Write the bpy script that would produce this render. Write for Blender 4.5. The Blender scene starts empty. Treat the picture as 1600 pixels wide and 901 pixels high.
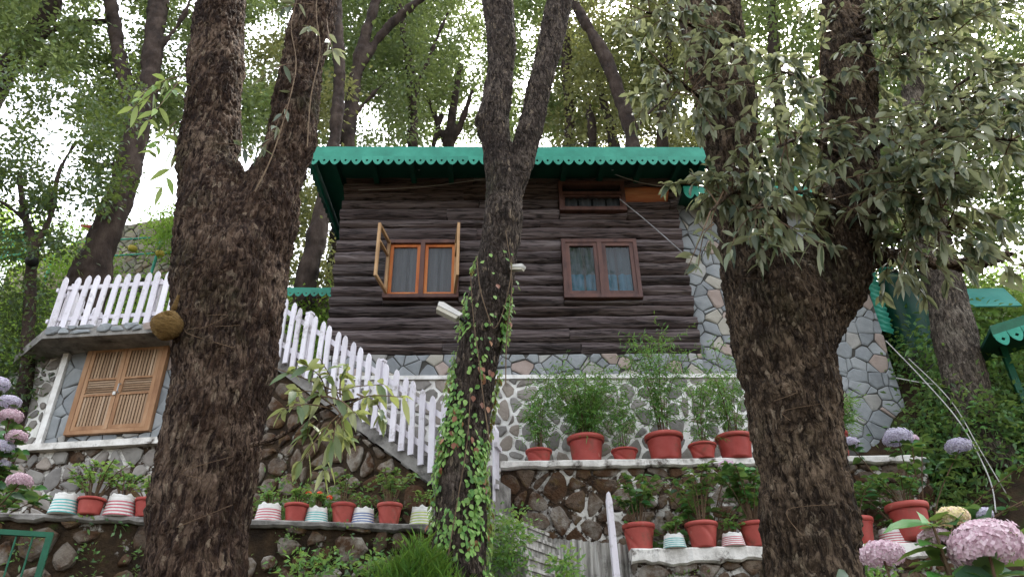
import bpy, bmesh, math, random
import numpy as np
from mathutils import Vector, Matrix, noise
from mathutils.geometry import tessellate_polygon
rnd = random.Random(7); nr = np.random.default_rng(7)
sc = bpy.context.scene; COL = sc.collection
# ------------------------------------------------------------------ camera
F, PITCH, ROLL = 1155.6, math.radians(30.6), math.radians(-1.1)
CAM = Vector((0, 0, 1.6))
RM = Matrix.Rotation(math.pi/2+PITCH, 3, 'X') @ Matrix.Rotation(ROLL, 3, 'Z')
cd = bpy.data.cameras.new('camera'); co = bpy.data.objects.new('camera', cd); COL.objects.link(co)
co.matrix_world = Matrix.Translation(CAM) @ RM.to_4x4()
cd.sensor_width = 36; cd.lens = 36*F/1600; cd.clip_start = .05; cd.clip_end = 2000
sc.camera = co
# ------------------------------------------------------------------ sky, sun, exposure
SUN_EL, SUN_AZ = math.radians(58), math.radians(35)      # azimuth from +Y towards +X
w = bpy.data.worlds.new('World'); sc.world = w; w.use_nodes = True
nt = w.node_tree; bg = nt.nodes['Background']
sky = nt.nodes.new('ShaderNodeTexSky'); sky.sky_type = 'NISHITA'; sky.sun_disc = False
sky.sun_elevation = SUN_EL; sky.sun_rotation = SUN_AZ; sky.dust_density = 4; sky.air_density = 1.2
hs = nt.nodes.new('ShaderNodeHueSaturation'); hs.inputs['Saturation'].default_value = .28
nt.links.new(sky.outputs[0], hs.inputs['Color']); nt.links.new(hs.outputs[0], bg.inputs['Color'])
bg.inputs['Strength'].default_value = .15
sl = bpy.data.lights.new('sun', 'SUN'); sl.energy = 2.0; sl.angle = math.radians(6); sl.color = (1, .95, .85)
so = bpy.data.objects.new('sun', sl); COL.objects.link(so)
sd = Vector((math.sin(SUN_AZ)*math.cos(SUN_EL), math.cos(SUN_AZ)*math.cos(SUN_EL), math.sin(SUN_EL)))
so.rotation_euler = sd.to_track_quat('Z', 'Y').to_euler(); so.location = (8, 10, 30)
vs = sc.view_settings; vs.view_transform = 'Standard'; vs.look = 'None'; vs.gamma = 1; vs.exposure = 2.5
vs.use_curve_mapping = False

# ------------------------------------------------------------------ helpers
def ray(u, v): return RM @ Vector(((u-800)/F, (450.5-v)/F, -1))
def PY(u, v, Y):
    d = ray(u, v); return CAM + d*(Y/d.y)
def PZ(u, v, Z):
    d = ray(u, v); return CAM + d*((Z-CAM.z)/d.z)
def mpp(P): return -(RM.transposed() @ (Vector(P)-CAM)).z/F
def link(o, parent=None):
    COL.objects.link(o)
    if parent: o.parent = parent
    return o
def tag(o, label, cat, group=None, kind=None):
    o['label'] = label
    if cat: o['category'] = cat
    if group: o['group'] = group
    o['kind'] = kind or 'thing'
    return o
def thing(name, label, cat, loc=(0, 0, 0), yaw=0, group=None):
    o = bpy.data.objects.new(name, None); link(o); o.location = loc; o.rotation_euler = (0, 0, yaw)
    o.empty_display_size = .1
    return tag(o, label, cat, group)
def mesh(name, V, Fc, mats, parent=None, smooth=False, midx=None, loc=None):
    me = bpy.data.meshes.new(name); me.from_pydata([tuple(v) for v in V], [], Fc); me.update()
    for m in (mats if isinstance(mats, (list, tuple)) else [mats]): me.materials.append(m)
    if midx is not None: me.polygons.foreach_set('material_index', midx)
    if smooth: me.polygons.foreach_set('use_smooth', [True]*len(me.polygons))
    o = bpy.data.objects.new(name, me); link(o, parent)
    if loc is not None: o.location = loc
    return o
def inst(src, name, parent, loc=(0, 0, 0), rot=(0, 0, 0), scale=(1, 1, 1)):
    o = bpy.data.objects.new(name, src if isinstance(src, bpy.types.Mesh) else src.data); link(o, parent)
    o.location = loc; o.rotation_euler = rot; o.scale = scale; return o
class MB:
    def __init__(s): s.V = []; s.F = []; s.M = []
    def add(s, V, Fc, m=0):
        n = len(s.V); s.V += [tuple(v) for v in V]; s.F += [tuple(i+n for i in f) for f in Fc]; s.M += [m]*len(Fc)
    def box(s, x0, x1, y0, y1, z0, z1, m=0, T=None):
        V = [Vector((x, y, z)) for z in (z0, z1) for x, y in ((x0, y0), (x1, y0), (x1, y1), (x0, y1))]
        if T: V = [T @ v for v in V]
        s.add(V, [(0, 3, 2, 1), (4, 5, 6, 7), (0, 1, 5, 4), (1, 2, 6, 5), (2, 3, 7, 6), (3, 0, 4, 7)], m)
    def bar(s, A, B, wd, th, m=0, up=Vector((0, 0, 1))):
        A = Vector(A); B = Vector(B); d = (B-A).normalized(); x = d.cross(up)
        if x.length < 1e-4: x = d.cross(Vector((0, 1, 0)))
        x.normalize(); y = x.cross(d).normalized()
        V = [P + x*a*wd/2 + y*b*th/2 for P in (A, B) for a, b in ((-1, -1), (1, -1), (1, 1), (-1, 1))]
        s.add(V, [(3, 2, 1, 0), (4, 5, 6, 7), (0, 1, 5, 4), (1, 2, 6, 5), (2, 3, 7, 6), (3, 0, 4, 7)], m)
    def tube(s, P, R, n=6, m=0):
        P = [Vector(p) for p in P]; k = len(P)
        if not isinstance(R, (list, tuple)): R = [R]*k
        t = (P[1]-P[0]).normalized(); x = t.orthogonal().normalized(); V = []
        for i in range(k):
            t = (P[min(i+1, k-1)]-P[max(i-1, 0)]).normalized()
            x = (x - t*x.dot(t)).normalized(); y = t.cross(x)
            V += [P[i] + (x*math.cos(a)+y*math.sin(a))*R[i] for a in (2*math.pi*j/n for j in range(n))]
        Fc = [(i*n+j, i*n+(j+1) % n, (i+1)*n+(j+1) % n, (i+1)*n+j) for i in range(k-1) for j in range(n)]
        Fc += [tuple(range(n-1, -1, -1)), tuple((k-1)*n+j for j in range(n))]
        s.add(V, Fc, m)
    def prism(s, poly, y0, y1, m=0):                       # poly in x,z ; extruded along y
        n = len(poly); V = [(x, y0, z) for x, z in poly] + [(x, y1, z) for x, z in poly]
        s.add(V, [tuple(range(n)), tuple(range(2*n-1, n-1, -1))] + [(i, n+i, n+(i+1) % n, (i+1) % n) for i in range(n)], m)
    def lathe(s, prof, n=32, fn=None, mfn=None, cap=True):
        V = []; k = len(prof)
        for i, (r, z) in enumerate(prof):
            for j in range(n):
                a = 2*math.pi*j/n; rr = r + (fn(a, z, i) if fn else 0)
                V.append((rr*math.cos(a), rr*math.sin(a), z))
        b = len(s.V); s.V += V
        for i in range(k-1):
            for j in range(n):
                s.F.append((b+i*n+j, b+i*n+(j+1) % n, b+(i+1)*n+(j+1) % n, b+(i+1)*n+j)); s.M.append(mfn(i) if mfn else 0)
        if cap: s.F.append(tuple(b+j for j in range(n-1, -1, -1))); s.M.append(0)
    def build(s, name, mats, parent=None, smooth=False, loc=None):
        return mesh(name, s.V, s.F, mats, parent, smooth, s.M, loc)
def catmull(P, per=6):
    P = [np.array(p, float) for p in P]; out = []
    for i in range(len(P)-1):
        a, b, c, d = P[max(i-1, 0)], P[i], P[i+1], P[min(i+2, len(P)-1)]
        for k in range(per):
            t = k/per; out.append(.5*(2*b+(c-a)*t+(2*a-5*b+4*c-d)*t*t+(3*b-a-3*c+d)*t**3))
    out.append(P[-1]); return out

# ------------------------------------------------------------------ materials
def srgb(h):
    c = [int(h[i:i+2], 16)/255 for i in (0, 2, 4)]
    return tuple((x/12.92 if x <= .04045 else ((x+.055)/1.055)**2.4) for x in c) + (1,)
def N(nt, t, **kw):
    n = nt.nodes.new('ShaderNode'+t)
    for k, v in kw.items(): setattr(n, k, v)
    return n
def ramp(nt, stops, src, interp='LINEAR'):
    r = N(nt, 'ValToRGB'); r.color_ramp.interpolation = interp; e = r.color_ramp.elements
    while len(e) < len(stops): e.new(.5)
    for q, (p, c) in zip(e, stops): q.position = p; q.color = c if len(c) == 4 else tuple(c)+(1,)
    nt.links.new(src, r.inputs[0]); return r.outputs[0]
def mix(nt, a, b, fac, mode='MIX'):
    m = N(nt, 'Mix', data_type='RGBA', blend_type=mode)
    for s, v in ((0, fac), (6, a), (7, b)):
        if hasattr(v, 'links'): nt.links.new(v, m.inputs[s])
        else: m.inputs[s].default_value = v
    return m.outputs[2]
def noise_n(nt, co, scale, detail=5, rough=.6, stretch=None):
    if stretch:
        mp = N(nt, 'Mapping'); mp.inputs['Scale'].default_value = stretch; nt.links.new(co, mp.inputs[0]); co = mp.outputs[0]
    n = N(nt, 'TexNoise'); n.inputs['Scale'].default_value = scale; n.inputs['Detail'].default_value = detail
    n.inputs['Roughness'].default_value = rough; nt.links.new(co, n.inputs['Vector']); return n.outputs[0]
def base(name):
    m = bpy.data.materials.new(name); m.use_nodes = True; nt = m.node_tree; return m, nt, nt.nodes['Principled BSDF']
def pm(name, cols, scale=6, rough=.8, bump=.3, bscale=None, stretch=None, perobj=None, objamt=.25, spec=.3, overlay=None, bdist=.02, cracks=None):
    """noise-driven colours; perobj: colours picked per object; overlay=(colour, scale, lo, hi) stains / moss."""
    m, nt, b = base(name); tc = N(nt, 'TexCoord'); geo = N(nt, 'NewGeometry')
    oi = N(nt, 'ObjectInfo'); va = N(nt, 'VectorMath', operation='ADD'); sc_ = N(nt, 'VectorMath', operation='SCALE')
    cv = N(nt, 'CombineXYZ'); nt.links.new(oi.outputs['Random'], cv.inputs[0]); nt.links.new(oi.outputs['Random'], cv.inputs[1])
    nt.links.new(cv.outputs[0], sc_.inputs[0]); sc_.inputs[3].default_value = 37
    nt.links.new(tc.outputs['Object'], va.inputs[0]); nt.links.new(sc_.outputs[0], va.inputs[1]); co = va.outputs[0]
    n1 = noise_n(nt, co, scale, 6, .65, stretch)
    k = len(cols); c = ramp(nt, [(.3+.4*i/max(k-1, 1), srgb(x)) for i, x in enumerate(cols)], n1)
    if perobj:
        c2 = ramp(nt, [(i/len(perobj), srgb(x)) for i, x in enumerate(perobj)], oi.outputs['Random'], 'CONSTANT')
        c = mix(nt, c2, c, objamt)
    if overlay:
        for (oc, osc, lo, hi) in overlay:
            n3 = noise_n(nt, geo.outputs['Position'], osc, 8, .7); f = ramp(nt, [(lo, (0, 0, 0)), (hi, (1, 1, 1))], n3)
            c = mix(nt, c, srgb(oc), f)
    if cracks:
        n4 = noise_n(nt, co, cracks[1], 4, .55, cracks[2]); c = mix(nt, c, srgb(cracks[0]), ramp(nt, [(.455, (0, 0, 0)), (.49, (.85,)*3), (.505, (.85,)*3), (.54, (0, 0, 0))], n4))
    nt.links.new(c, b.inputs['Base Color']); b.inputs['Roughness'].default_value = rough
    b.inputs['Specular IOR Level'].default_value = spec
    if bump:
        n2 = noise_n(nt, co, bscale or scale*4, 8, .7, stretch); bp = N(nt, 'Bump'); bp.inputs['Strength'].default_value = bump
        bp.inputs['Distance'].default_value = bdist; nt.links.new(n2, bp.inputs['Height']); nt.links.new(bp.outputs[0], b.inputs['Normal'])
    return m
def leafmat(name, cols, under=None, trans=.35, rough=.45, tcol=None):
    m, nt, b = base(name); at = N(nt, 'Attribute', attribute_name='rnd')
    c = ramp(nt, [(i/max(len(cols)-1, 1), srgb(x)) for i, x in enumerate(cols)], at.outputs['Fac'])
    if under:
        g = N(nt, 'NewGeometry'); c = mix(nt, c, srgb(under), g.outputs['Backfacing'])
    nt.links.new(c, b.inputs['Base Color']); b.inputs['Roughness'].default_value = rough; b.inputs['Specular IOR Level'].default_value = .35
    t = N(nt, 'BsdfTranslucent'); tm = mix(nt, c, srgb(tcol or 'b8c850'), .45); nt.links.new(tm, t.inputs[0])
    ms = N(nt, 'MixShader'); ms.inputs[0].default_value = trans
    nt.links.new(b.outputs[0], ms.inputs[1]); nt.links.new(t.outputs[0], ms.inputs[2])
    nt.links.new(ms.outputs[0], nt.nodes['Material Output'].inputs[0]); return m
M = {}
M['log'] = pm('log', ['2a2422', '564c4a', '7e7472', '9c9290'], 3, .82, 1, 16, (.2, 1, 5), perobj=['463a3b', '645557', '3c3233', '6e5e5f', '58494a', '7e7071', '54403a', '6a5857'], objamt=.58, bdist=.045, cracks=('171213', 3, (.3, 1, 7)))  # wood grain tones, with contrast painted in for skylight missing under the eave
M['log_red'] = pm('log_red', ['4a302a', '6a4438', '4a3a38'], 3, .85, .9, 14, (.25, 1, 3.5), bdist=.03)
M['log_orange'] = pm('log_orange', ['9a5434', 'b87450', 'c89068'], 3, .8, .7, 12, (.3, 1, 3.5))
M['dark'] = pm('dark_interior', ['151214', '1d191b'], 4, .9, 0)
M['frame_dark'] = pm('frame_dark', ['3a2826', '5a403a', '6b4a40'], 5, .6, .3, 30, (1, 1, .3))
M['frame_orange'] = pm('frame_orange', ['9a4c1e', 'c06a30', 'd08848'], 4, .5, .2, 30, (1, 1, .25))
M['frame_pale'] = pm('frame_pale', ['8a6a48', 'b08c64', 'c7a67c'], 5, .6, .3, 30, (1, 1, .3))
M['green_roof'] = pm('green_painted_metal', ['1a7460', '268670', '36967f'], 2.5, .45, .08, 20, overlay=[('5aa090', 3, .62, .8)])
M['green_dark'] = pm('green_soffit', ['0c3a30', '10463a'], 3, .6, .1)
M['white'] = pm('white_paint', ['b4b0b8', 'd2ced6', 'e4e0e6'], 5, .6, .35, 40, (1, 1, .3), perobj=['d8d4dc', 'c8c4cc', 'e0dde4', 'cfcad0'], objamt=.5, overlay=[('7c766e', 5, .56, .74)])
M['slate'] = pm('slate_stone', ['6a6e72', '8a8d8f', 'a5a6a5'], 4, .75, .5, 12, perobj=['74797d', '858a8c', '8f9293', '7c8184', '97928a', '6a6f73', '82878a', 'a3a19b', '9c8272', '787d80', '8d9193', 'a8a08e', '6e7377', '868b8d', '7d8285'], objamt=.4)
M['grout'] = pm('grey_mortar', ['363533', '52504c'], 8, .95, .4)
M['rubble'] = pm('rubble_stone', ['5c5956', '85817c', '9a9690'], 5, .85, .7, 14, perobj=['78756f', '85807a', '6c6a68', '8f8880', '7a716a', '8a8784', '938578', '716e6c'], objamt=.45, overlay=[('4a423a', 5, .58, .74)])
M['palestone'] = pm('pale_stone', ['8a8078', 'a89c90', 'c0b4a8'], 5, .85, .5, 14, perobj=['a0968c', 'b0a498', '908880', 'bcb0a4', 'a08878', '989490'], objamt=.4)
M['whitemortar'] = pm('white_limewash', ['b4b0aa', 'dcdad6', 'ecebe8'], 5, .9, .5, 20, overlay=[('7a726a', 6, .64, .8)])
MOSS = [('4a3422', 2.2, .4, .56), ('5c4a2c', 6, .54, .68), ('201710', 3.4, .56, .66)]
M['mossy'] = pm('mossy_stone', ['4e4842', '756d63', '989186'], 5, .95, .9, 16, perobj=['665f56', '786f64', '544b42', '8c8377', 'a39d94', '5e4a38', 'bab4aa', '64503c', 'a8a298'], objamt=.4, overlay=MOSS, bdist=.04)
M['mossbed'] = pm('mossy_mortar', ['1c1510', '33271a', '4a3a28'], 6, 1, 1, 18, overlay=[('a8a49c', 3.5, .6, .66), ('3c4a1e', 4, .58, .7)], bdist=.05)
M['mosswhite'] = pm('weathered_limewash', ['4a3a2a', '2c2118', '6a563e'], 7, 1, .9, 18, overlay=[('d2cfc8', 5, .47, .53), ('33251a', 1.6, .46, .6)], bdist=.04)
M['cap'] = pm('limewashed_cap', ['a8a49e', 'd5d2cc', 'e2e0dc'], 5, .9, .6, 18, overlay=[('4a4038', 4, .54, .66)])
M['concrete'] = pm('weathered_concrete', ['55524e', '7c7975', '9a9792'], 4, .9, .6, 20, overlay=[('2c2824', 3, .5, .68)])
M['streak'] = pm('streaked_concrete', ['4c4945', '98958f', 'cccac5'], 5, .9, .6, 14, (3, 3, .25), overlay=[('3a3530', 3.5, .52, .7)])
M['soil'] = pm('soil', ['20170f', '35281c', '4a3a28'], 5, 1, .9, 16, overlay=[('2f3a16', 1.2, .5, .65)], bdist=.05)
M['potsoil'] = pm('pot_soil', ['1c140e', '33261a'], 20, 1, .6)
M['pot'] = pm('red_plastic_pot', ['8a3530', 'a0433c', 'ac5148'], 3, .55, .12, 12, perobj=['8f3a34', 'a24840', '98403a', 'ab544b'], objamt=.5, overlay=[('6a4a3c', 5, .55, .74), ('b88a7c', 9, .62, .78)])
M['bwhite'] = pm('bucket_white', ['c9c8c4', 'dedcd8'], 6, .5, .15, overlay=[('8a8478', 8, .62, .8)])
M['bteal'] = pm('bucket_teal', ['4f9a98', '6ab0ac'], 6, .5, .1); M['bred'] = pm('bucket_red', ['a85560', 'b86a72'], 6, .5, .1)
M['bblue'] = pm('bucket_blue', ['4a5f8c', '62759e'], 6, .5, .1); M['bgreen'] = pm('bucket_green', ['8aa860', 'b5b860'], 6, .5, .1)
M['shutter'] = pm('weathered_wood', ['755c46', '9a8068', 'b49a80'], 4, .8, .5, 26, (1, 1, .2), perobj=['826850', '9c7f64', 'a98c70', '8c7058', 'b8a088'], objamt=.5)
M['shutter_frame'] = pm('shutter_frame_wood', ['7c583e', '9c7656', 'b08e70'], 4, .75, .4, 26, (1, 1, .25))
M['nest'] = pm('woven_straw', ['5a4526', '85683a', '9c8050'], 30, .95, 1, 60, (1, 1, 4), bdist=.03)
M['grey_metal'] = pm('grey_metal', ['8a8c8e', 'b0b2b4'], 5, .4, .05); M['pipe'] = pm('grey_pipe', ['8c8a88', 'b8b6b2'], 5, .5, .1)
M['black'] = pm('black_cable', ['141414', '1e1e1e'], 5, .5, 0)
M['tank'] = pm('green_tank_plastic', ['0a3a2e', '0f4a3a'], 2, .4, .05)
M['sheet'] = pm('green_sheet', ['2a8a74', '3ca08c', '5ab4a4'], 2, .4, .05); M['aqua'] = pm('aqua_tarp', ['3f8e86', '5ca8a0'], 2, .5, .1)
M['green_rail'] = pm('green_rail_paint', ['0f4a34', '1a6248'], 6, .5, .15); M['teal_rail'] = pm('teal_rail_paint', ['3a9c88', '58b4a0'], 6, .5, .1)
M['brick'] = pm('red_roof_sheet', ['8c3a2a', 'a85040'], 4, .8, .2)
M['curtain'] = pm('grey_curtain', ['5c6066', '787c82'], 3, .9, .2, 8, (6, 1, .3)); M['blind'] = pm('blue_curtain', ['1a5670', '24708a'], 3, .9, .2, 8, (6, 1, .3))
M['curtain2'] = pm('slate_blue_curtain', ['2a3a42', '3c5058'], 3, .9, .2, 8, (6, 1, .3))
M['yellow'] = pm('yellow_flower', ['b8a040', 'd8c468'], 10, .7, 0)
M['lampglass'] = pm('lamp_diffuser', ['b8b4a4', 'cfcabb'], 5, .3, 0)
m, nt_, b_ = base('window_glass'); b_.inputs['Base Color'].default_value = (.02, .03, .035, 1); b_.inputs['Roughness'].default_value = .03
b_.inputs['Alpha'].default_value = .3; b_.inputs['IOR'].default_value = 1.6; b_.inputs['Specular IOR Level'].default_value = 1; M['glass'] = m
m, nt_, b_ = base('mesh_screen'); b_.inputs['Base Color'].default_value = (.12, .13, .14, 1); b_.inputs['Alpha'].default_value = .55; M['screen'] = m
# bark: voronoi plates
def bark(name, dark, mid, light, lightamt=.5):
    m, nt, b = base(name); tc = N(nt, 'TexCoord'); co = tc.outputs['Object']
    wn = N(nt, 'TexNoise'); wn.inputs['Scale'].default_value = 5; wn.inputs['Detail'].default_value = 4; nt.links.new(co, wn.inputs['Vector'])
    add = N(nt, 'VectorMath', operation='MULTIPLY_ADD'); add.inputs[1].default_value = (.09,)*3
    nt.links.new(wn.outputs['Color'], add.inputs[0]); nt.links.new(co, add.inputs[2])
    mp = N(nt, 'Mapping'); mp.inputs['Scale'].default_value = (1, 1, .2); nt.links.new(add.outputs[0], mp.inputs[0])
    v = N(nt, 'TexVoronoi', feature='DISTANCE_TO_EDGE'); v.inputs['Scale'].default_value = 26; nt.links.new(mp.outputs[0], v.inputs['Vector'])
    fis = noise_n(nt, mp.outputs[0], 30, 8, .72); fine = noise_n(nt, co, 75, 8, .75, (1, 1, .6)); patch = noise_n(nt, co, 2.6, 8, .7); fl = noise_n(nt, mp.outputs[0], 44, 3, .6)
    c = ramp(nt, [(.36, srgb(dark)), (.5, srgb(mid)), (.64, srgb(light))], patch)
    c = mix(nt, c, srgb(light), ramp(nt, [(.56, (0, 0, 0)), (.68, (lightamt,)*3)], fl))
    mq = N(nt, 'Mapping'); mq.inputs['Scale'].default_value = (1, 1, .36); nt.links.new(add.outputs[0], mq.inputs[0])
    vc = N(nt, 'TexVoronoi', feature='F1'); vc.inputs['Scale'].default_value = 40; nt.links.new(mq.outputs[0], vc.inputs['Vector']); sp_ = N(nt, 'SeparateColor'); nt.links.new(vc.outputs['Color'], sp_.inputs[0])
    c = mix(nt, c, srgb(light), ramp(nt, [(.5, (0, 0, 0)), (1, (lightamt*1.1,)*3)], sp_.outputs[0]))
    c = mix(nt, c, srgb('9a8a76'), ramp(nt, [(.9, (0, 0, 0)), (1, (.7,)*3)], sp_.outputs[1]))
    c = mix(nt, c, srgb('4a4a34'), ramp(nt, [(.56, (0, 0, 0)), (.72, (.55,)*3)], noise_n(nt, co, 1.7, 6, .65)))
    c = mix(nt, c, srgb(dark), ramp(nt, [(.42, (1,)*3), (.52, (0, 0, 0))], fis))
    c = mix(nt, c, ramp(nt, [(0, (.5,)*3), (.09, (1, 1, 1))], v.outputs['Distance']), .7, 'MULTIPLY')
    c = mix(nt, c, ramp(nt, [(.3, (.6,)*3), (.7, (1.3,)*3)], fine), .8, 'MULTIPLY')
    nt.links.new(c, b.inputs['Base Color']); b.inputs['Roughness'].default_value = .95; b.inputs['Specular IOR Level'].default_value = .15
    dsub = N(nt, 'Math', operation='MULTIPLY'); nt.links.new(vc.outputs['Distance'], dsub.inputs[0]); dsub.inputs[1].default_value = -.9
    h1 = N(nt, 'Math', operation='MULTIPLY_ADD'); h2 = N(nt, 'Math', operation='MULTIPLY_ADD')
    nt.links.new(fine, h1.inputs[0]); h1.inputs[1].default_value = .6; nt.links.new(fis, h1.inputs[2])
    nt.links.new(ramp(nt, [(0, (0, 0, 0)), (.14, (1, 1, 1))], v.outputs['Distance']), h2.inputs[0]); h2.inputs[1].default_value = .5; h3 = N(nt, 'Math', operation='ADD'); nt.links.new(h1.outputs[0], h3.inputs[0]); nt.links.new(dsub.outputs[0], h3.inputs[1]); nt.links.new(h3.outputs[0], h2.inputs[2])
    bp = N(nt, 'Bump'); bp.inputs['Strength'].default_value = 1; bp.inputs['Distance'].default_value = .03
    nt.links.new(h2.outputs[0], bp.inputs['Height']); nt.links.new(bp.outputs[0], b.inputs['Normal']); return m
M['bark1'] = bark('bark_reddish', '2a1e19', '453429', '7a6758')
M['bark2'] = bark('bark_dark', '2a2420', '443a34', '70655c', .45)
M['bark3'] = bark('bark_brown', '281f18', '43362a', '7c6a58')
M['bark4'] = bark('bark_grey', '3a342e', '5a5048', '8a8074')
M['barkbg'] = pm('bark_far', ['1c1613', '362b25', '4c4038'], 4, .95, .8, 14, (1, 1, .4), bdist=.04)
M['twig'] = pm('twig', ['4a3a2c', '6e5a46'], 8, .9, .3)
M['vine'] = pm('vine_stem', ['4c3c30', '7a6852'], 12, .9, .3)
M['oak'] = leafmat('oak_leaf', ['2a3a2e', '3e4e3a', '525e46', '364638', '687056', '465640'], '868a70', .26, tcol='98a060')
M['oakgreen'] = leafmat('oak_leaf_green', ['4a6e34', '6a8c42', '86a452', '5a7a3c'], '9cae72', .4)
M['oakmid'] = leafmat('oak_leaf_mid', ['3c5238', '55683f', '6c7a4c', '4a5e42', '7c8456'], '969a74', .3)
M['canopy'] = leafmat('canopy_leaf', ['20341c', '364e28', '4c6836', '647c42', '8e9a50'], '5e6e4c', .4, tcol='9aa850')
M['canopyY'] = leafmat('canopy_leaf_yellow', ['2c3c24', '44542e', '6c7440', '989450'], '687050', .42, tcol='b0ac58')
M['darkleaf'] = leafmat('dark_leaf', ['142416', '1e341f', '2c4426', '365030'], '425a3c', .22)
M['shrub'] = leafmat('shrub_leaf', ['24482a', '34602c', '4a7c34', '6a9a44', '3a6a34'], '6c9458', .35)
M['hydleaf'] = leafmat('hydrangea_leaf', ['1a3e24', '26542c', '346830', '487c36'], '547c48', .22, .4)
M['feather'] = leafmat('feathery_leaf', ['2f5c34', '44783c', '5c9048', '78a858'], None, .35)
M['ivy'] = leafmat('ivy_leaf', ['3c6a30', '5a8a3e', '7aa650', '96b868', '4a7438'], '9ab47c', .3)
M['ivydry'] = leafmat('ivy_leaf_dry', ['6a3c2c', '8a5540', '9c7050'], None, .2)
M['grass'] = leafmat('grass_blade', ['2e5c24', '41742c', '5a8a38', '26501f'], None, .4)
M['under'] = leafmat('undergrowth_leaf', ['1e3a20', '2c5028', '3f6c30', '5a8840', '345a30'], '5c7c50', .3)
M['underlit'] = leafmat('undergrowth_leaf_painted_sun', ['4a7426', '6a9a34', '88b444', '5a8a30'], '8cb058', .45)  # lighter copy of the undergrowth greens, with sunlight painted into the leaf colour
for k, cs in dict(pink=['ac8a96', 'c8acb6', 'dccad0'], lilac=['a8a2b8', 'bcb8ca', 'd4d2dc'], cream=['c8bc80', 'dcd09c', 'd8b8b0'], pale=['c09ab4', 'dcc0d0', 'e8dce0']).items():
    M['f_'+k] = leafmat('petal_'+k, cs, None, .3, .6, 'd8c0d0')

# ------------------------------------------------------------------ leaf clouds
def unit(a): return a/np.maximum(np.linalg.norm(a, axis=1, keepdims=True), 1e-6)
def leaf_mesh(name, C, D, L, W, mat, parent=None, near=False, droop=.25, nrm=None, fold=.12):
    C = np.asarray(C, float); n = len(C); D = unit(np.asarray(D, float)); L = np.broadcast_to(L, n)[:, None]; W = np.broadcast_to(W, n)[:, None]
    r = nr.normal(size=(n, 3)) if nrm is None else np.asarray(nrm, float)+nr.normal(size=(n, 3))*.25
    if nrm is None: r[:, 2] = np.abs(r[:, 2])+.6
    S = unit(np.cross(D, r)); U = np.cross(S, D)
    dz = np.zeros((n, 3)); dz[:, 2] = -1
    if near:
        st = [(0, 0), (.22, .7), (.5, 1), (.78, .62), (1, 0)]
        pts = []
        for t, wd in st:
            c = C + D*L*t + dz*L*droop*t*t
            if wd == 0: pts.append(c)
            else:
                pts += [c - S*W*.5*wd + U*W*fold, c, c + S*W*.5*wd + U*W*fold]
        V = np.stack(pts, 1); k = V.shape[1]     # 0 | 1 2 3 | 4 5 6 | 7 8 9 | 10
        T = np.array([(0, 2, 1), (0, 3, 2), (1, 2, 5), (1, 5, 4), (2, 3, 6), (2, 6, 5), (4, 5, 8), (4, 8, 7), (5, 6, 9), (5, 9, 8), (7, 8, 10), (8, 9, 10)])
    else:
        m_ = C + D*L*.45 + dz*L*droop*.2
        V = np.stack([C, m_ + S*W*.5 + U*W*fold, C + D*L + dz*L*droop, m_ - S*W*.5 + U*W*fold], 1); k = 4
        T = np.array([(0, 1, 2), (0, 2, 3)])
    V = V.reshape(-1, 3); Fc = (T[None] + (np.arange(n)*k)[:, None, None]).reshape(-1, 3)
    me = bpy.data.meshes.new(name); me.vertices.add(len(V)); me.vertices.foreach_set('co', V.ravel())
    me.loops.add(len(Fc)*3); me.polygons.add(len(Fc)); me.loops.foreach_set('vertex_index', Fc.ravel().astype(np.int32))
    me.polygons.foreach_set('loop_start', np.arange(0, len(Fc)*3, 3, dtype=np.int32)); me.update(calc_edges=True)
    a = me.attributes.new('rnd', 'FLOAT', 'POINT'); a.data.foreach_set('value', np.repeat(nr.random(n), k).astype(np.float32))
    me.materials.append(mat)
    if near: me.polygons.foreach_set('use_smooth', [True]*len(Fc))
    o = bpy.data.objects.new(name, me); link(o, parent); return o
def clumps(cs, rad, per, down=.12, flat=.75):
    cs = np.asarray(cs, float); rad = np.broadcast_to(rad, len(cs))
    off = nr.normal(size=(len(cs), per, 3))*np.array([1, 1, flat])*rad[:, None, None]*.6
    C = (cs[:, None]+off).reshape(-1, 3); D = off.reshape(-1, 3)+nr.normal(size=(len(C), 3))*rad.repeat(per)[:, None]*.5
    D[:, 2] -= down*rad.repeat(per); return C, D
def inv(o_, P):                                            # world -> local of an unscaled empty at loc,yaw
    c, s = math.cos(-o_.rotation_euler[2]), math.sin(-o_.rotation_euler[2]); P = np.asarray(P, float)-np.array(o_.location)
    return np.stack([P[..., 0]*c-P[..., 1]*s, P[..., 0]*s+P[..., 1]*c, P[..., 2]], -1)
def region(n, u0, u1, v0, v1, Y0, Y1, gap=None, seed=0, gs=70):
    out = []; t = 0
    while len(out) < n and t < n*20:
        t += 1; u, v = rnd.uniform(u0, u1), rnd.uniform(v0, v1)
        if gap is not None and noise.noise((u/gs+seed, v/gs-seed, seed)) < gap: continue
        out.append(PY(u, v, rnd.uniform(Y0, Y1)))
    return np.array([tuple(p) for p in out])

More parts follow.
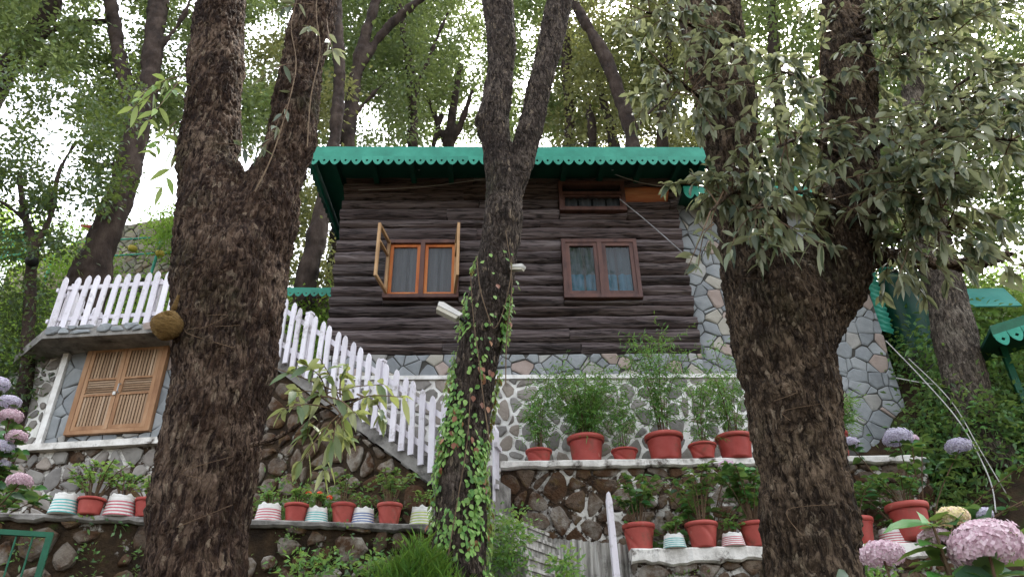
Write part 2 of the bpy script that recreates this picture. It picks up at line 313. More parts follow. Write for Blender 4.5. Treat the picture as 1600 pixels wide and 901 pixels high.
# ------------------------------------------------------------------ terrain
PL = [(-20, -.3), (2, 0), (6.3, 1.9), (8.5, 2.6), (9.3, 3.0), (9.9, 5.2), (10.8, 6.3), (14.5, 10.3), (17, 11.6), (60, 22), (400, 60)]
PM_ = [(-20, -.3), (2, 0), (6.3, 1.9), (8.5, 2.3), (9.4, 2.6), (10.4, 5.6), (11.5, 7.2), (14.5, 10.3), (17, 11.6), (60, 22), (400, 60)]
PR = [(-20, -.3), (2, 0), (5.5, 1.5), (7, 2.5), (8.2, 3.3), (9.5, 5.0), (12, 7.6), (15, 10.3), (18, 11.8), (60, 22), (400, 60)]
def H(x, y):
    f = lambda P: float(np.interp(y, [p[0] for p in P], [p[1] for p in P]))
    a = min(max((-6.4-x)/1.0, 0), 1); b = min(max((x-4.6)/1.2, 0), 1)
    z = f(PL)*a + f(PR)*b + f(PM_)*(1-a-b)
    return z + .10*noise.noise((x*.9, y*.9, 0)) + .05*noise.noise((x*2.7, y*2.7, 3))
xs = [-400, -200, -100, -60, -40] + [i*.5-28 for i in range(113)] + [40, 60, 100, 200, 400]
ys = [-60, -30, -15, -8, -4] + [i*.4-2 for i in range(70)] + [28, 32, 40, 60, 100, 200, 400]
tv = [(x, y, H(x, y)) for y in ys for x in xs]; nx = len(xs)
g = mesh('ground', tv, [(j*nx+i, j*nx+i+1, (j+1)*nx+i+1, (j+1)*nx+i) for j in range(len(ys)-1) for i in range(nx-1)], M['soil'], smooth=True)
g['kind'] = 'structure'

# ------------------------------------------------------------------ wall pieces
class Fr:                                                   # wall frame: x along, y into the wall, z up
    def __init__(s, A, B, z0=0):
        s.o = Vector((A[0], A[1], z0)); s.yaw = math.atan2(B[1]-A[1], B[0]-A[0])
        s.L = math.hypot(B[0]-A[0], B[1]-A[1]); s.x = Vector((math.cos(s.yaw), math.sin(s.yaw), 0)); s.n = Vector((-math.sin(s.yaw), math.cos(s.yaw), 0))
    def px(s, u, v, off=0):
        d = ray(u, v); t = ((s.o + s.n*off - CAM).dot(s.n))/d.dot(s.n); P = CAM + d*t - s.o
        return P.dot(s.x), P.z
    def w(s, x, y, z): return s.o + s.x*x + s.n*y + Vector((0, 0, z))
def clip(poly, a, b, c):                                    # keep a*x+b*z<=c
    out = []
    for i in range(len(poly)):
        p, q = poly[i], poly[(i+1) % len(poly)]; dp, dq = a*p[0]+b*p[1]-c, a*q[0]+b*q[1]-c
        if dp <= 0: out.append(p)
        if dp*dq < 0: t = dp/(dp-dq); out.append((p[0]+(q[0]-p[0])*t, p[1]+(q[1]-p[1])*t))
    return out
def cap(parent, L, y0, y1, z0, z1, mat, rough=.02):
    n = int(L/.07); V = []; sd_ = rnd.random()*50
    for i in range(n+1):
        x = L*i/n; f = lambda a, sc: noise.noise((x*sc+sd_, a, 0))
        yf = y0 + rough*f(1, 3) + rough*.6*f(2, 11); zl = z0 + rough*1.6*f(3, 2.5) + rough*f(4, 10); zt = z1 + rough*.25*f(5, 5)
        V += [(x, yf+.03, zl), (x, yf, zl+.02), (x, yf, zt-.015), (x, yf+.02, zt), (x, y1, zt), (x, y1, zl)]
    Fc = [(6*i+j, 6*i+6+j, 6*i+6+(j+1) % 6, 6*i+(j+1) % 6) for i in range(n) for j in range(6)] + [tuple(range(6)), tuple(6*n+5-j for j in range(6))]
    return mesh('cap', V, Fc, mat, parent)
def stones(parent, regionpoly, cw, ch, gap, proud, mat, y=0, name='stone', jit=.42, bulge=.5, mats=None, keep=None, smooth=1, skip=0):
    xs_ = [p[0] for p in regionpoly]; zs_ = [p[1] for p in regionpoly]; S = []
    r = 0; z = min(zs_)-ch
    while z < max(zs_)+ch:
        x = min(xs_)-cw + (r % 2)*cw*.5
        while x < max(xs_)+cw:
            S.append((x+rnd.uniform(-jit, jit)*cw, z+rnd.uniform(-jit, jit)*ch)); x += cw
        z += ch; r += 1
    WT = [rnd.uniform(-.28, .28)*cw*ch for _ in S]
    area = sum(regionpoly[i][0]*regionpoly[(i+1) % len(regionpoly)][1]-regionpoly[(i+1) % len(regionpoly)][0]*regionpoly[i][1] for i in range(len(regionpoly)))
    rp = regionpoly if area > 0 else regionpoly[::-1]; cnt = 0
    for i, (x, z) in enumerate(S):
        P = [(x-cw*1.5, z-ch*1.5), (x+cw*1.5, z-ch*1.5), (x+cw*1.5, z+ch*1.5), (x-cw*1.5, z+ch*1.5)]
        for j, (a, b) in enumerate(S):
            if i == j or abs(a-x) > 3*cw or abs(b-z) > 3*ch: continue
            dx, dz = a-x, b-z; P = clip(P, dx, dz, (a*a+b*b-x*x-z*z+WT[i]-WT[j])/2 - gap/2*math.hypot(dx, dz))
            if len(P) < 3: break
        if len(P) < 3: continue
        for k in range(len(rp)):
            p, q = rp[k], rp[(k+1) % len(rp)]; a, b = q[1]-p[1], -(q[0]-p[0]); P = clip(P, a, b, a*p[0]+b*p[1])
            if len(P) < 3: break
        if len(P) < 3: continue
        cx, cz = sum(p[0] for p in P)/len(P), sum(p[1] for p in P)/len(P)
        A = abs(sum(P[k][0]*P[(k+1) % len(P)][1]-P[(k+1) % len(P)][0]*P[k][1] for k in range(len(P))))/2
        if A < cw*ch*.12 or (keep and not keep(cx, cz)) or rnd.random() < skip: continue
        for _ in range(smooth):
            P = [q for k in range(len(P)) for q in (tuple(.78*P[k][c]+.22*P[(k+1) % len(P)][c] for c in (0, 1)), tuple(.22*P[k][c]+.78*P[(k+1) % len(P)][c] for c in (0, 1)))]
        if len(P) > 12: P = [p for k, p in enumerate(P) if k % 2 == 0 or len(P) < 14]
        jr = .035*min(cw, ch); P = [(p[0]+rnd.uniform(-jr, jr), p[1]+rnd.uniform(-jr, jr)) for p in P]
        n = len(P); h = proud*rnd.uniform(.6, 1.3); tx, tz = rnd.uniform(-.12, .12), rnd.uniform(-.12, .12)
        ring = lambda s, yy, j_=0: [((p[0]-cx)*s, yy + (p[0]-cx)*tx*(yy < 0) + (p[1]-cz)*tz*(yy < 0) + rnd.uniform(-j_, j_), (p[1]-cz)*s) for p in P]
        V = ring(1, .03) + ring(1, -h*.5) + ring(.8, -h*(.75+bulge*.25), h*.15) + [(0, -h*(.8+bulge*.5), 0)]
        Fc = []
        for k in range(n):
            k2 = (k+1) % n
            Fc += [(k, k2, n+k2, n+k), (n+k, n+k2, 2*n+k2, 2*n+k), (2*n+k, 2*n+k2, 3*n)]
        mesh(name, V, Fc, rnd.choice(mats) if mats else mat, parent, False, None, (cx, y, cz)); cnt += 1
    return cnt

# ================================================================== CABIN
ca = Fr(PY(507, 553, 9.7), PY(1095, 548, 9.87), PY(507, 553, 9.7).z)
CW = ca.L; cabin = thing('log_cabin', 'dark log cabin with green scalloped roof edge above the stone terrace', 'cabin', ca.o, ca.yaw)
LH = ca.px(535, 262)[1] + .05
fo_z = ca.px(800, 590)[1]
b = MB(); b.box(.02, CW-.02, .09, 3.6, -.02, LH); wallo = b.build('wall', M['dark'], cabin)
# wing with slate wall
wx1 = ca.px(1368, 480, .12)[0]; wz1 = ca.px(1058, 300, .12)[1]
b = MB(); b.box(CW+.01, wx1, .16, 3.4, -2.2, wz1); sw = b.build('slate_wall', M['grout'], cabin)
stones(sw, [(CW+.02, fo_z), (wx1, fo_z-1.5), (wx1, wz1-.02), (CW+.02, wz1-.02)], .215, .18, .013, .03, M['slate'], y=.16, smooth=0, bulge=.1, jit=.5)
# end face of the wing
b = MB(); b.box(-.02, CW, -.0, .09, fo_z, -.03); pl = b.build('plinth', M['grout'], cabin)
stones(pl, [(0, fo_z+.01), (CW, fo_z+.01), (CW, -.03), (0, -.03)], .24, .15, .014, .03, M['slate'], y=0, bulge=.1, smooth=0, jit=.48)
# windows (holes in the log rows)
wins = []
for (u0, v0, u1, v1) in ((600, 378, 717, 468), (877, 377, 998, 468), (871, 287, 976, 332)):
    x0, z0 = ca.px(u0, v1); x1, z1 = ca.px(u1, v0); x0b = ca.px(u0+4, v0)[0]; x1b = ca.px(u1, v1)[0]
    wins.append(((x0+x0b)/2, (x1+x1b)/2, z0, z1))
def log_mesh(L, h, seed):
    ns = max(4, int(L/.16)); pr = [(-.01, .06), (.10, .005), (.28, -.035), (.5, -.05), (.72, -.035), (.9, .0), (1.01, .06)]
    V = []; k = len(pr); so_ = rnd.random()*99
    ed = [rnd.uniform(-.01, .01) for _ in range(4)]
    for i in range(ns+1):
        x = L*i/ns; wv = .12*noise.noise((x*1.7+so_, seed, 0)); wt = .14*noise.noise((x*1.6+so_, 5, seed)); 
        for j, (t, y) in enumerate(pr):
            zz = h*(t + (wv if j < 3 else wt if j > 3 else 0)) ; yy = y*(1+.5*noise.noise((x*.9+so_, 9, 1))) + (.022*noise.noise((x*4+so_, t*5, seed))) + .016*noise.noise((x*11+so_, t*9, 2))
            V.append((x + ed[j % 4]*(1 if i == ns else -1 if i == 0 else 0), yy, zz))
    Fc = [(i*k+j, i*k+j+1, (i+1)*k+j+1, (i+1)*k+j) for i in range(ns) for j in range(k-1)]
    Fc = [f[::-1] for f in Fc] + [tuple(range(k)), tuple(ns*k+j for j in range(k-1, -1, -1))]
    return V, Fc
orx0, orz0 = ca.px(977, 313); orx1, orz1 = ca.px(1054, 289); OR = (orx0, CW-.12, orz0, orz1)
rows = 18; z = 0.0; hs_ = []
for r in range(rows): hs_.append(rnd.uniform(.75, 1.25))
sH = LH/sum(hs_)
orx0, orz0 = ca.px(976, 313); orx1, orz1 = ca.px(1052, 290)
V, Fc = log_mesh(OR[1]-OR[0]-.01, OR[3]-OR[2], 4); mesh('log', V, Fc, M['log_orange'], cabin, False, None, (OR[0]+.005, .02, OR[2]))['label'] = 'bare orange log piece beside the upper window'
zz = 0
for r in range(rows):
    h = hs_[r]*sH; zc = zz+h/2; cuts = [0, CW]
    holes = []; extra = []
    for x0, x1, z0, z1 in wins+[OR]:
        lo, hi = max(zz, z0), min(zz+h, z1)
        if hi-lo > .03:
            holes.append((x0-.005, x1+.005))
            if z0-zz > .03: extra.append((x0, x1, zz, z0-zz))
            if zz+h-z1 > .03: extra.append((x0, x1, z1, zz+h-z1))
    for x0, x1, zl, hh in (e for e in extra if e[1] > e[0]):
        V, Fc = log_mesh(x1-x0, hh, r); mesh('log', V, Fc, M['log'], cabin, False, None, (x0, .03, zl))
    free = []; x = 0
    for a, b_ in sorted(holes): free.append((x, a)); x = b_
    free.append((x, CW)); free = [f_ for f_ in free if f_[1]-f_[0] > .04]
    for a, b_ in free:
        segs = [a]
        jn = [2.0+rnd.uniform(-.08, .3) if r % 3 else 1.7, 3.4+rnd.uniform(-.3, .5)]
        for j in jn:
            if a+.3 < j < b_-.3 and rnd.random() < .8: segs.append(j)
        segs.append(b_)
        for s0, s1 in zip(segs, segs[1:]):
            lx = -rnd.uniform(0, .04) if s0 == 0 else 0
            V, Fc = log_mesh(s1-s0-.008-lx+(rnd.uniform(0, .03) if s1 == CW else 0), h, r*3.1)
            xm = (s0+s1)/2
            mt = M['log_red'] if rnd.random() < .05 and s1-s0 < .8 else M['log']
            lab = None
            if False: mt = M['log_orange']; lab = 'bare orange log piece beside the upper window'
            o = mesh('log', V, Fc, mt, cabin, False, None, (s0+lx+.004, .03, zz))
            if lab: o['label'] = lab
    zz += h
def window(i, mat_out, kind):
    x0, x1, z0, z1 = wins[i]; Wd, Hd = x1-x0, z1-z0; t = .06
    b = MB(); b.box(x0, x1, -.075, .08, z1-t, z1); b.box(x0-.004, x1+.004, -.077, .08, z0, z0+t)
    b.box(x0, x0+t, -.074, .08, z0+t, z1-t); b.box(x1-t, x1, -.074, .08, z0+t, z1-t)
    if kind != 'vent': b.box((x0+x1)/2-.035, (x0+x1)/2+.035, -.073, .08, z0+t, z1-t)
    else: b.box(x0+t, x1-t, -.073, .08, z0+Hd*.55, z0+Hd*.55+.05)
    wo = b.build('window', mat_out, cabin)
    return wo, x0+t, x1-t, z0+t, z1-t
def sash(par, x0, x1, z0, z1, mat, y=-.05, t=.055, name='sash'):
    b = MB(); b.box(x0, x1, y, y+.04, z0, z0+t); b.box(x0, x1, y, y+.04, z1-t, z1); b.box(x0, x0+t, y+.001, y+.039, z0+t, z1-t); b.box(x1-t, x1, y+.001, y+.039, z0+t, z1-t)
    return b.build(name, mat, par)
def quadobj(name, x0, x1, z0, z1, y, mat, par, folds=0):
    if not folds: return mesh(name, [(x0, y, z0), (x1, y, z0), (x1, y, z1), (x0, y, z1)], [(0, 1, 2, 3)], mat, par)
    n = 40; V = []
    for i in range(n+1):
        x = x0+(x1-x0)*i/n; yy = y+.02*math.sin(i*1.3)+.012*math.sin(i*.7)
        V += [(x, yy, z0), (x, yy, z1)]
    return mesh(name, V, [(2*i, 2*i+2, 2*i+3, 2*i+1) for i in range(n)], mat, par, True)
wo, x0, x1, z0, z1 = window(0, M['frame_dark'], 'open'); xm = (x0+x1)/2
for a, b_ in ((x0, xm-.035), (xm+.035, x1)):
    sash(wo, a+.002, b_-.002, z0+.002, z1-.002, M['frame_orange'], -.03, .05, 'inner_frame'); quadobj('screen', a+.05, b_-.05, z0+.05, z1-.05, .0, M['screen'], wo)
quadobj('curtain', x0, x1, z0, z1, .075, M['curtain'], wo, 1)
for sx, hx, ang in ((1, x0-.01, -100), (-1, x1+.01, 97)):
    wd = (x1-x0)/2+.02
    b = MB(); t = .05
    for (a0, a1, c0, c1) in ((0, wd, z0, z0+t), (0, wd, z1-t, z1), (0, t, z0+t, z1-t), (wd-t, wd, z0+t, z1-t), (t, wd-t, z0+(z1-z0)*.68, z0+(z1-z0)*.68+.03)):
        b.box(min(a0*sx, a1*sx), max(a0*sx, a1*sx), -.02, .02, c0, c1)
    s_ = b.build('sash', M['frame_pale'], wo); s_.location = (hx, -.09, 0); s_.rotation_euler = (0, 0, math.radians(ang))
    # glass of the open sash, same hinge
    a0, a1 = sorted((t*sx, (wd-t)*sx)); q = quadobj('pane', a0, a1, z0+t, z1-t, 0, M['glass'], wo); q.location = s_.location; q.rotation_euler = s_.rotation_euler
wo, x0, x1, z0, z1 = window(1, M['frame_dark'], 'closed'); xm = (x0+x1)/2
for a, b_ in ((x0, xm-.035), (xm+.035, x1)):
    sash(wo, a+.002, b_-.002, z0+.002, z1-.002, M['frame_dark'], -.06, .06); quadobj('pane', a+.06, b_-.06, z0+.06, z1-.06, -.03, M['glass'], wo)
quadobj('curtain', x0, x1, z0, z0+(z1-z0)*.45, .07, M['blind'], wo, 1); quadobj('curtain', x0, x1, z0+(z1-z0)*.45, z1, .075, M['curtain2'], wo, 1)
wo, x0, x1, z0, z1 = window(2, M['frame_dark'], 'vent'); zm = z0+(z1-z0)*.55
sash(wo, x0+.002, x1-.002, z0+.002, zm-.004, M['frame_dark'], -.05, .03); quadobj('pane', x0+.03, x1-.03, z0+.03, zm-.03, -.03, M['glass'], wo)
quadobj('pane', x0, x1, zm+.05, z1, -.02, M['glass'], wo); quadobj('curtain', x0, x1, z0, zm, .07, M['curtain'], wo, 1)
# roof: slab, fascia, scalloped valances
ex0, ez0 = ca.px(487, 249, -.75); ex1, ez1 = ca.px(1105, 249, -.75); ezt = ca.px(800, 233, -.75)[1]; ey = -.75
ex0 = min(ex0, -.4); rs = .085
b = MB(); b.add([(ex0, ey, ezt-.05), (ex1, ey, ezt-.05), (ex1, 4, ezt-.05+4.75*rs), (ex0, 4, ezt-.05+4.75*rs), (ex0, ey, ezt), (ex1, ey, ezt), (ex1, 4, ezt+4.75*rs), (ex0, 4, ezt+4.75*rs)],
               [(0, 3, 2, 1), (4, 5, 6, 7), (0, 1, 5, 4), (1, 2, 6, 5), (2, 3, 7, 6), (3, 0, 4, 7)])
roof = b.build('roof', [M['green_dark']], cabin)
b = MB(); 
for xr in np.arange(ex0+.3, ex1, .62): b.add([(xr-.04, ey+.03, ezt-.16), (xr+.04, ey+.03, ezt-.16), (xr+.04, 3.8, ezt-.16+4.55*rs), (xr-.04, 3.8, ezt-.16+4.55*rs), (xr-.04, ey+.03, ezt-.055), (xr+.04, ey+.03, ezt-.055), (xr+.04, 3.8, ezt-.055+4.55*rs), (xr-.04, 3.8, ezt-.055+4.55*rs)], [(0, 3, 2, 1), (4, 5, 6, 7), (0, 1, 5, 4), (1, 2, 6, 5), (2, 3, 7, 6), (3, 0, 4, 7)])
b.build('rafter', M['green_dark'], roof)['kind'] = 'stuff'
def scallop_mesh(w_, h):
    out = [(0, 0)] + [(w_*(i/8), -h*(.42+.58*math.sin(math.pi*i/8)**.8)) for i in range(0, 9)] + [(w_, 0)]
    c = (w_/2, -h*.5); s = h*.11; hole = [(c[0]-s*1.3, c[1]), (c[0], c[1]+s*1.3), (c[0]+s*1.3, c[1]), (c[0], c[1]-s*1.3)]
    P = [Vector((x, 0, z)) for x, z in out]; Q = [Vector((x, 0, z)) for x, z in hole]
    tris = tessellate_polygon([P, Q]); allp = P+Q; n = len(allp)
    V = [tuple(p) for p in allp] + [(p.x, .008, p.z) for p in allp]
    Fc = [tuple(t) for t in tris] + [tuple(n+i for i in t[::-1]) for t in tris]
    me = bpy.data.meshes.new('scallop'); me.from_pydata(V, [], Fc); me.materials.append(M['green_roof']); return me
def valance(parent, x0, x1, y, zt, zb, hs=.2, wd=.17, name='valance', along='x', slope=0, mat=None):
    b = MB(); L = x1-x0; n = max(1, round(L/wd)); wd = L/n; sm = scallop_mesh(wd*.995, hs)
    if along == 'x':
        b.box(x0, x1, y, y+.03, zb, zt); o = b.build(name, mat or M['green_roof'], parent)
        for i in range(n): inst(sm, 'scallop', o, (x0+i*wd, y-.006, zb+.03))
    else:
        b.add([(y, x0, zb), (y+.03, x0, zb), (y+.03, x1, zb+L*slope), (y, x1, zb+L*slope), (y, x0, zt), (y+.03, x0, zt), (y+.03, x1, zt+L*slope), (y, x1, zt+L*slope)], [(0, 3, 2, 1), (4, 5, 6, 7), (0, 1, 5, 4), (1, 2, 6, 5), (2, 3, 7, 6), (3, 0, 4, 7)])
        o = b.build(name, mat or M['green_roof'], parent)
        for i in range(n): inst(sm, 'scallop', o, (y-.006, x0+i*wd, zb+.03+i*wd*slope), (0, 0, math.pi/2))
    return o
valance(cabin, ex0-.03, ex1+.03, ey-.04, ezt+.01, ez0, .17, .165)
valance(cabin, ey, 3.9, ex0-.035, ezt+.02, ezt-.2, .16, .165, 'verge_valance', 'y', rs)
valance(cabin, ey, 3.9, ex1+.005, ezt+.02, ezt-.2, .16, .165, 'verge_valance', 'y', rs)
wzv = ca.px(1090, 297, -.35)[1]; wxr = wx1+.3
b = MB(); b.add([(CW+.06, -.3, wzv+.02), (wxr, -.3, wzv+.02), (wxr, 3.4, wzv+.35), (CW+.06, 3.4, wzv+.35), (CW+.06, -.3, wzv+.06), (wxr, -.3, wzv+.06), (wxr, 3.4, wzv+.39), (CW+.06, 3.4, wzv+.39)], [(0, 3, 2, 1), (4, 5, 6, 7), (0, 1, 5, 4), (1, 2, 6, 5), (2, 3, 7, 6), (3, 0, 4, 7)])
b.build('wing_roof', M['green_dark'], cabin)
valance(cabin, CW+.04, wxr, -.34, wzv+.09, wzv-.02, .17, .165, 'wing_valance')
b = MB(); b.box(CW+.02, CW+.07, .0, .16, wz1-.1, LH); b.build('corner_board', M['log'], cabin)
for (u0, u1, v, lab) in ((618, 692, 258, 'white tube lamp under the eave above the open window'), (905, 1008, 259, 'white tube lamp under the eave above the narrow upper window')):
    A, z_ = ca.px(u0, v, -.25); B, _ = ca.px(u1, v, -.25)
    t = thing('tube_lamp', lab, 'lamp', ca.w((A+B)/2, -.25, z_), ca.yaw); hl = (B-A)/2
    b = MB(); b.box(-hl, hl, -.02, .04, .02, .06); b.build('housing', M['grey_metal'], t)
    b = MB(); b.tube([(-hl+.03, 0, 0), (hl-.03, 0, 0)], .018, 8); b.build('tube', M['bwhite'], t)
    b = MB(); b.box(-.015, .015, -.005, .02, .06, (ezt-.05+(.5)*rs)-z_); b.build('bracket', M['grey_metal'], t)

# ================================================================== foundation + terraces
fz0 = 4.3
fo = thing('foundation_wall', 'rubble foundation wall with white painted joints under the cabin', 'stone wall', ca.w(0, 0, fo_z-(ca.o.z+fo_z-fz0)), ca.yaw)
ft = ca.o.z+fo_z-fz0
fx1 = ca.px(1262, 650)[0]
b = MB(); b.box(-1.0, fx1, -.06, .5, 0, ft); bed = b.build('mortar_bed', M['whitemortar'], fo)
b = MB(); b.box(-1.0, fx1, -.10, -.06, ft-.055, ft+.004); b.build('white_band', M['whitemortar'], fo)
stones(fo, [(.5, .0), (fx1, .0), (fx1, ft-.06), (.5, ft-.06)], .215, .19, .038, .022, M['rubble'], y=-.06, smooth=1, bulge=.5, jit=.42)
# upper pot terrace
TZ = PY(785, 722, 8.9).z
tw = Fr(PY(782, 722, 8.88), PY(1440, 706, 8.95), 0); tl = tw.L
ter = thing('terrace_wall', 'mossy retaining wall with flaking white joints below the red pot terrace', 'stone wall', tw.w(0, 0, 2.2), tw.yaw)
hT = TZ-2.2
b = MB(); b.box(0, tl, .02, .9, 0, hT-.09); b.build('mortar_bed', M['mosswhite'], ter)
cap(ter, tl, -.06, .95, hT-.1, hT-.002, M['cap'], .02)
stones(ter, [(0, .3), (tl, .3), (tl, hT-.1), (0, hT-.1)], .27, .2, .035, .028, M['mossy'], y=.02, smooth=1, bulge=.3)
# lower right ledge
LZ = 3.2
lw = Fr(PZ(985, 857, LZ), PZ(1500, 846, LZ), 0); ll = lw.L
low = thing('ledge_wall', 'low whitewashed rubble ledge carrying swirled red pots', 'stone wall', lw.w(0, 0, 1.6), lw.yaw); hl = LZ-1.6
b = MB(); b.box(0, ll, .03, .75, 0, hl-.1); b.build('mortar_bed', M['mosswhite'], low)
cap(low, ll, -.05, .8, hl-.16, hl-.002, M['cap'], .045)
stones(low, [(0, .5), (ll, .5), (ll, hl-.13), (0, hl-.13)], .26, .18, .035, .04, M['mossy'], y=.03, smooth=1, bulge=.4)
# left pot ledge
KZ = 3.3
kw = Fr(PZ(-120, 797, KZ), PZ(720, 820, KZ), 0); kl = kw.L
led = thing('planter_ledge_wall', 'mossy rubble ledge carrying striped buckets and small red pots', 'stone wall', kw.w(0, 0, 1.6), kw.yaw); hk = KZ-1.6
b = MB(); b.box(0, kl, .04, .7, 0, hk-.05); b.build('mortar_bed', M['mossbed'], led)
cap(led, kl, -.03, .75, hk-.07, hk-.002, M['concrete'], .03)
stones(led, [(0, .6), (kl, .6), (kl, hk-.06), (0, hk-.06)], .26, .18, .05, .05, M['mossy'], y=.04, smooth=1, bulge=.5, skip=.2)
# terrace soil behind the left ledge
b = MB(); b.add([kw.w(0, .6, KZ-.06), kw.w(kl, .6, KZ-.06), (-.6, 9.45, KZ+.1), (-8.5, 9.45, KZ+.15)], [(0, 1, 2, 3)]); o = b.build('terrace_soil', M['soil']); o['kind'] = 'structure'

# ================================================================== store room (left)
sf = Fr(PY(66, 690, 9.75), PY(270, 690, 9.55), 0)
dz0 = sf.px(105, 681)[1]; dz1 = sf.px(141, 541)[1]
dx0 = (sf.px(105, 681)[0]+sf.px(141, 541)[0])/2; dx1 = (sf.px(237, 679)[0]+sf.px(264, 540)[0])/2
st = thing('store_room', 'slate faced store room with slab roof beside the big trunk', 'store room', sf.w(0, 0, 0), sf.yaw)
sx0 = sf.px(72, 660)[0]-.05; slz = sf.px(150, 535)[1]; bandz = sf.px(150, 693)[1]
b = MB(); b.box(sx0, 2.9, .03, 1.6, bandz-.02, slz); b.build('wall', M['grout'], st)
for rp in ([(sx0+.1, bandz+.03), (dx0-.01, bandz+.03), (dx0-.01, slz), (sx0+.1, slz)], [(dx1+.01, bandz+.03), (2.9, bandz+.03), (2.9, slz), (dx1+.01, slz)], [(dx0, bandz+.03), (dx1, bandz+.03), (dx1, dz0-.01), (dx0, dz0-.01)]):
    stones(st, rp, .24, .3 if rp[0][0] != dx0 else .12, .012, .03, M['slate'], y=.03, bulge=.05, smooth=0, jit=.48)
b = MB(); b.box(sx0, sx0+.09, -.03, .2, bandz, slz); b.build('white_corner', M['whitemortar'], st)
b = MB(); b.box(sx0-.7, 3.0, -.09, .03, bandz-.07, bandz+.02); b.build('white_band', M['cap'], st)
# shutters
sh = MB(); t = .075
sh.box(dx0, dx1, -.05, .04, dz1-t, dz1); sh.box(dx0, dx1, -.05, .04, dz0, dz0+t*.7); sh.box(dx0, dx0+t, -.049, .04, dz0+t*.7, dz1-t); sh.box(dx1-t, dx1, -.049, .04, dz0+t*.7, dz1-t)
door = sh.build('shutter_frame', M['shutter_frame'], st)
ax0, ax1, az0, az1 = dx0+t+.005, dx1-t-.005, dz0+t*.7+.005, dz1-t-.005; am = (ax0+ax1)/2
for (a, c) in ((ax0, am-.004), (am+.004, ax1)):
    b = MB(); q = .055; Hh = az1-az0
    zs1, zs2 = az0+Hh*.40, az0+Hh*.62
    b.box(a, a+q, -.045, .01, az0, az1); b.box(c-q, c, -.045, .01, az0, az1)
    for z_ in (az0, az1-q): b.box(a+q, c-q, -.044, .01, z_, z_+q)
    for z_ in (zs1, zs2-.03): b.box(a+q, c-q, -.044, .01, z_, z_+.03)
    lf = b.build('shutter', M['shutter_frame'], st)
    b = MB(); b.box(a+q, c-q, .012, .02, az0+q, az1-q); b.build('backing', M['dark'], lf)
    def slatv(z0_, z1_, n):
        wd = (c-a-2*q)/n
        for i in range(n):
            b = MB(); b.box(-wd*.33, wd*.33, -.012, .008, 0, z1_-z0_); o = b.build('slat', M['shutter'], lf); o.location = (a+q+wd*(i+.5), -.02+rnd.uniform(-.004, .004), z0_)
    slatv(az0+q, zs1, 9); slatv(zs2, az1-q, 9)
    for i in range(6):
        hh = (zs2-zs1-.06)/6; b = MB(); b.box(a+q, c-q, -.012, .008, -hh*.33, hh*.33); o = b.build('slat', M['shutter'], lf); o.location = (0, -.02, zs1+.03+hh*(i+.5)); o.rotation_euler = (.35, 0, 0)
b = MB(); b.tube([(am+.03, -.05, az0+.52), (am+.03, -.085, az0+.54), (am+.03, -.085, az0+.64), (am+.03, -.05, az0+.66)], .009, 8); b.build('handle', M['grey_metal'], st)
b = MB(); b.box(am-.04, am-.005, -.07, -.046, az0+.49, az0+.54); b.build('padlock', M['bwhite'], st)
# slab with stone edge and picket fence on it
c0 = PY(66, 527, 9.25); SZ = c0.z
sa = Fr(c0, PY(250, 518, 9.12), SZ)
slab = thing('slab_roof', 'concrete slab with stone edging jutting over the shutters', 'slab', sa.o, sa.yaw)
cb = PZ(20, 566, SZ); lb = cb-sa.o; lbx, lby = lb.dot(sa.x), lb.dot(sa.n)
poly = [(0, 0), (3.3, 0), (3.3, 2.2), (lbx-.3, 2.2), (lbx, lby)]
n_ = len(poly); hS = .13
V = [(x, y, -.02) for x, y in poly] + [(x, y, hS) for x, y in poly]
mesh('slab', V, [tuple(range(n_-1, -1, -1)), tuple(n_+i for i in range(n_))] + [(i, (i+1) % n_, n_+(i+1) % n_, n_+i) for i in range(n_)], M['concrete'], slab)
stones(slab, [(.02, .03), (3.3, .03), (3.3, .16), (.02, .16)], .2, .2, .02, .03, M['slate'], y=.0, name='edge_stone', bulge=.3)
def picket_mesh(h, w_, t=.022):
    b = MB(); b.prism([(-w_/2, 0), (w_/2, 0), (w_/2, h-.07), (w_*.28, h-.02), (0, h), (-w_*.28, h-.02), (-w_/2, h-.07)], -t/2, t/2); o = b.build('picket', M['white']); me = o.data; bpy.data.objects.remove(o); return me
pk = picket_mesh(.86, .085)
fz = hS+.02
fen = thing('picket_fence', 'white picket fence standing on the stone edged slab', 'fence', sa.w(.05, .08, hS), sa.yaw)
for i in range(17): inst(pk, 'picket', fen, (i*.155, -.03+rnd.uniform(-.004, .004), .03+rnd.uniform(-.01, .01)), (rnd.uniform(-.02, .02), rnd.uniform(-.025, .025), rnd.uniform(-.05, .05)))
for z_ in (.16, .68):
    b = MB(); b.box(-.05, 2.75, -.017, .017, z_, z_+.06); b.build('rail', M['white'], fen)
for x_ in (0.08, 1.4, 2.7):
    b = MB(); b.box(x_-.03, x_+.03, .018, .075, 0, .8); b.build('post', M['white'], fen)
fe2 = thing('picket_fence', 'short white picket fence end turning back along the slab side', 'fence', sa.w(-.02, .1, hS), sa.yaw+math.radians(90))
for i in range(7): inst(pk, 'picket', fe2, (.06+i*.16, .05, .03), (0, 0, 0))
for z_ in (.16, .68):
    b = MB(); b.box(0, 1.15, .064, .098, z_, z_+.06); b.build('rail', M['white'], fe2)
b = MB(); b.box(.9, .96, .0985, .15, 0, .8); b.build('post', M['white'], fe2)
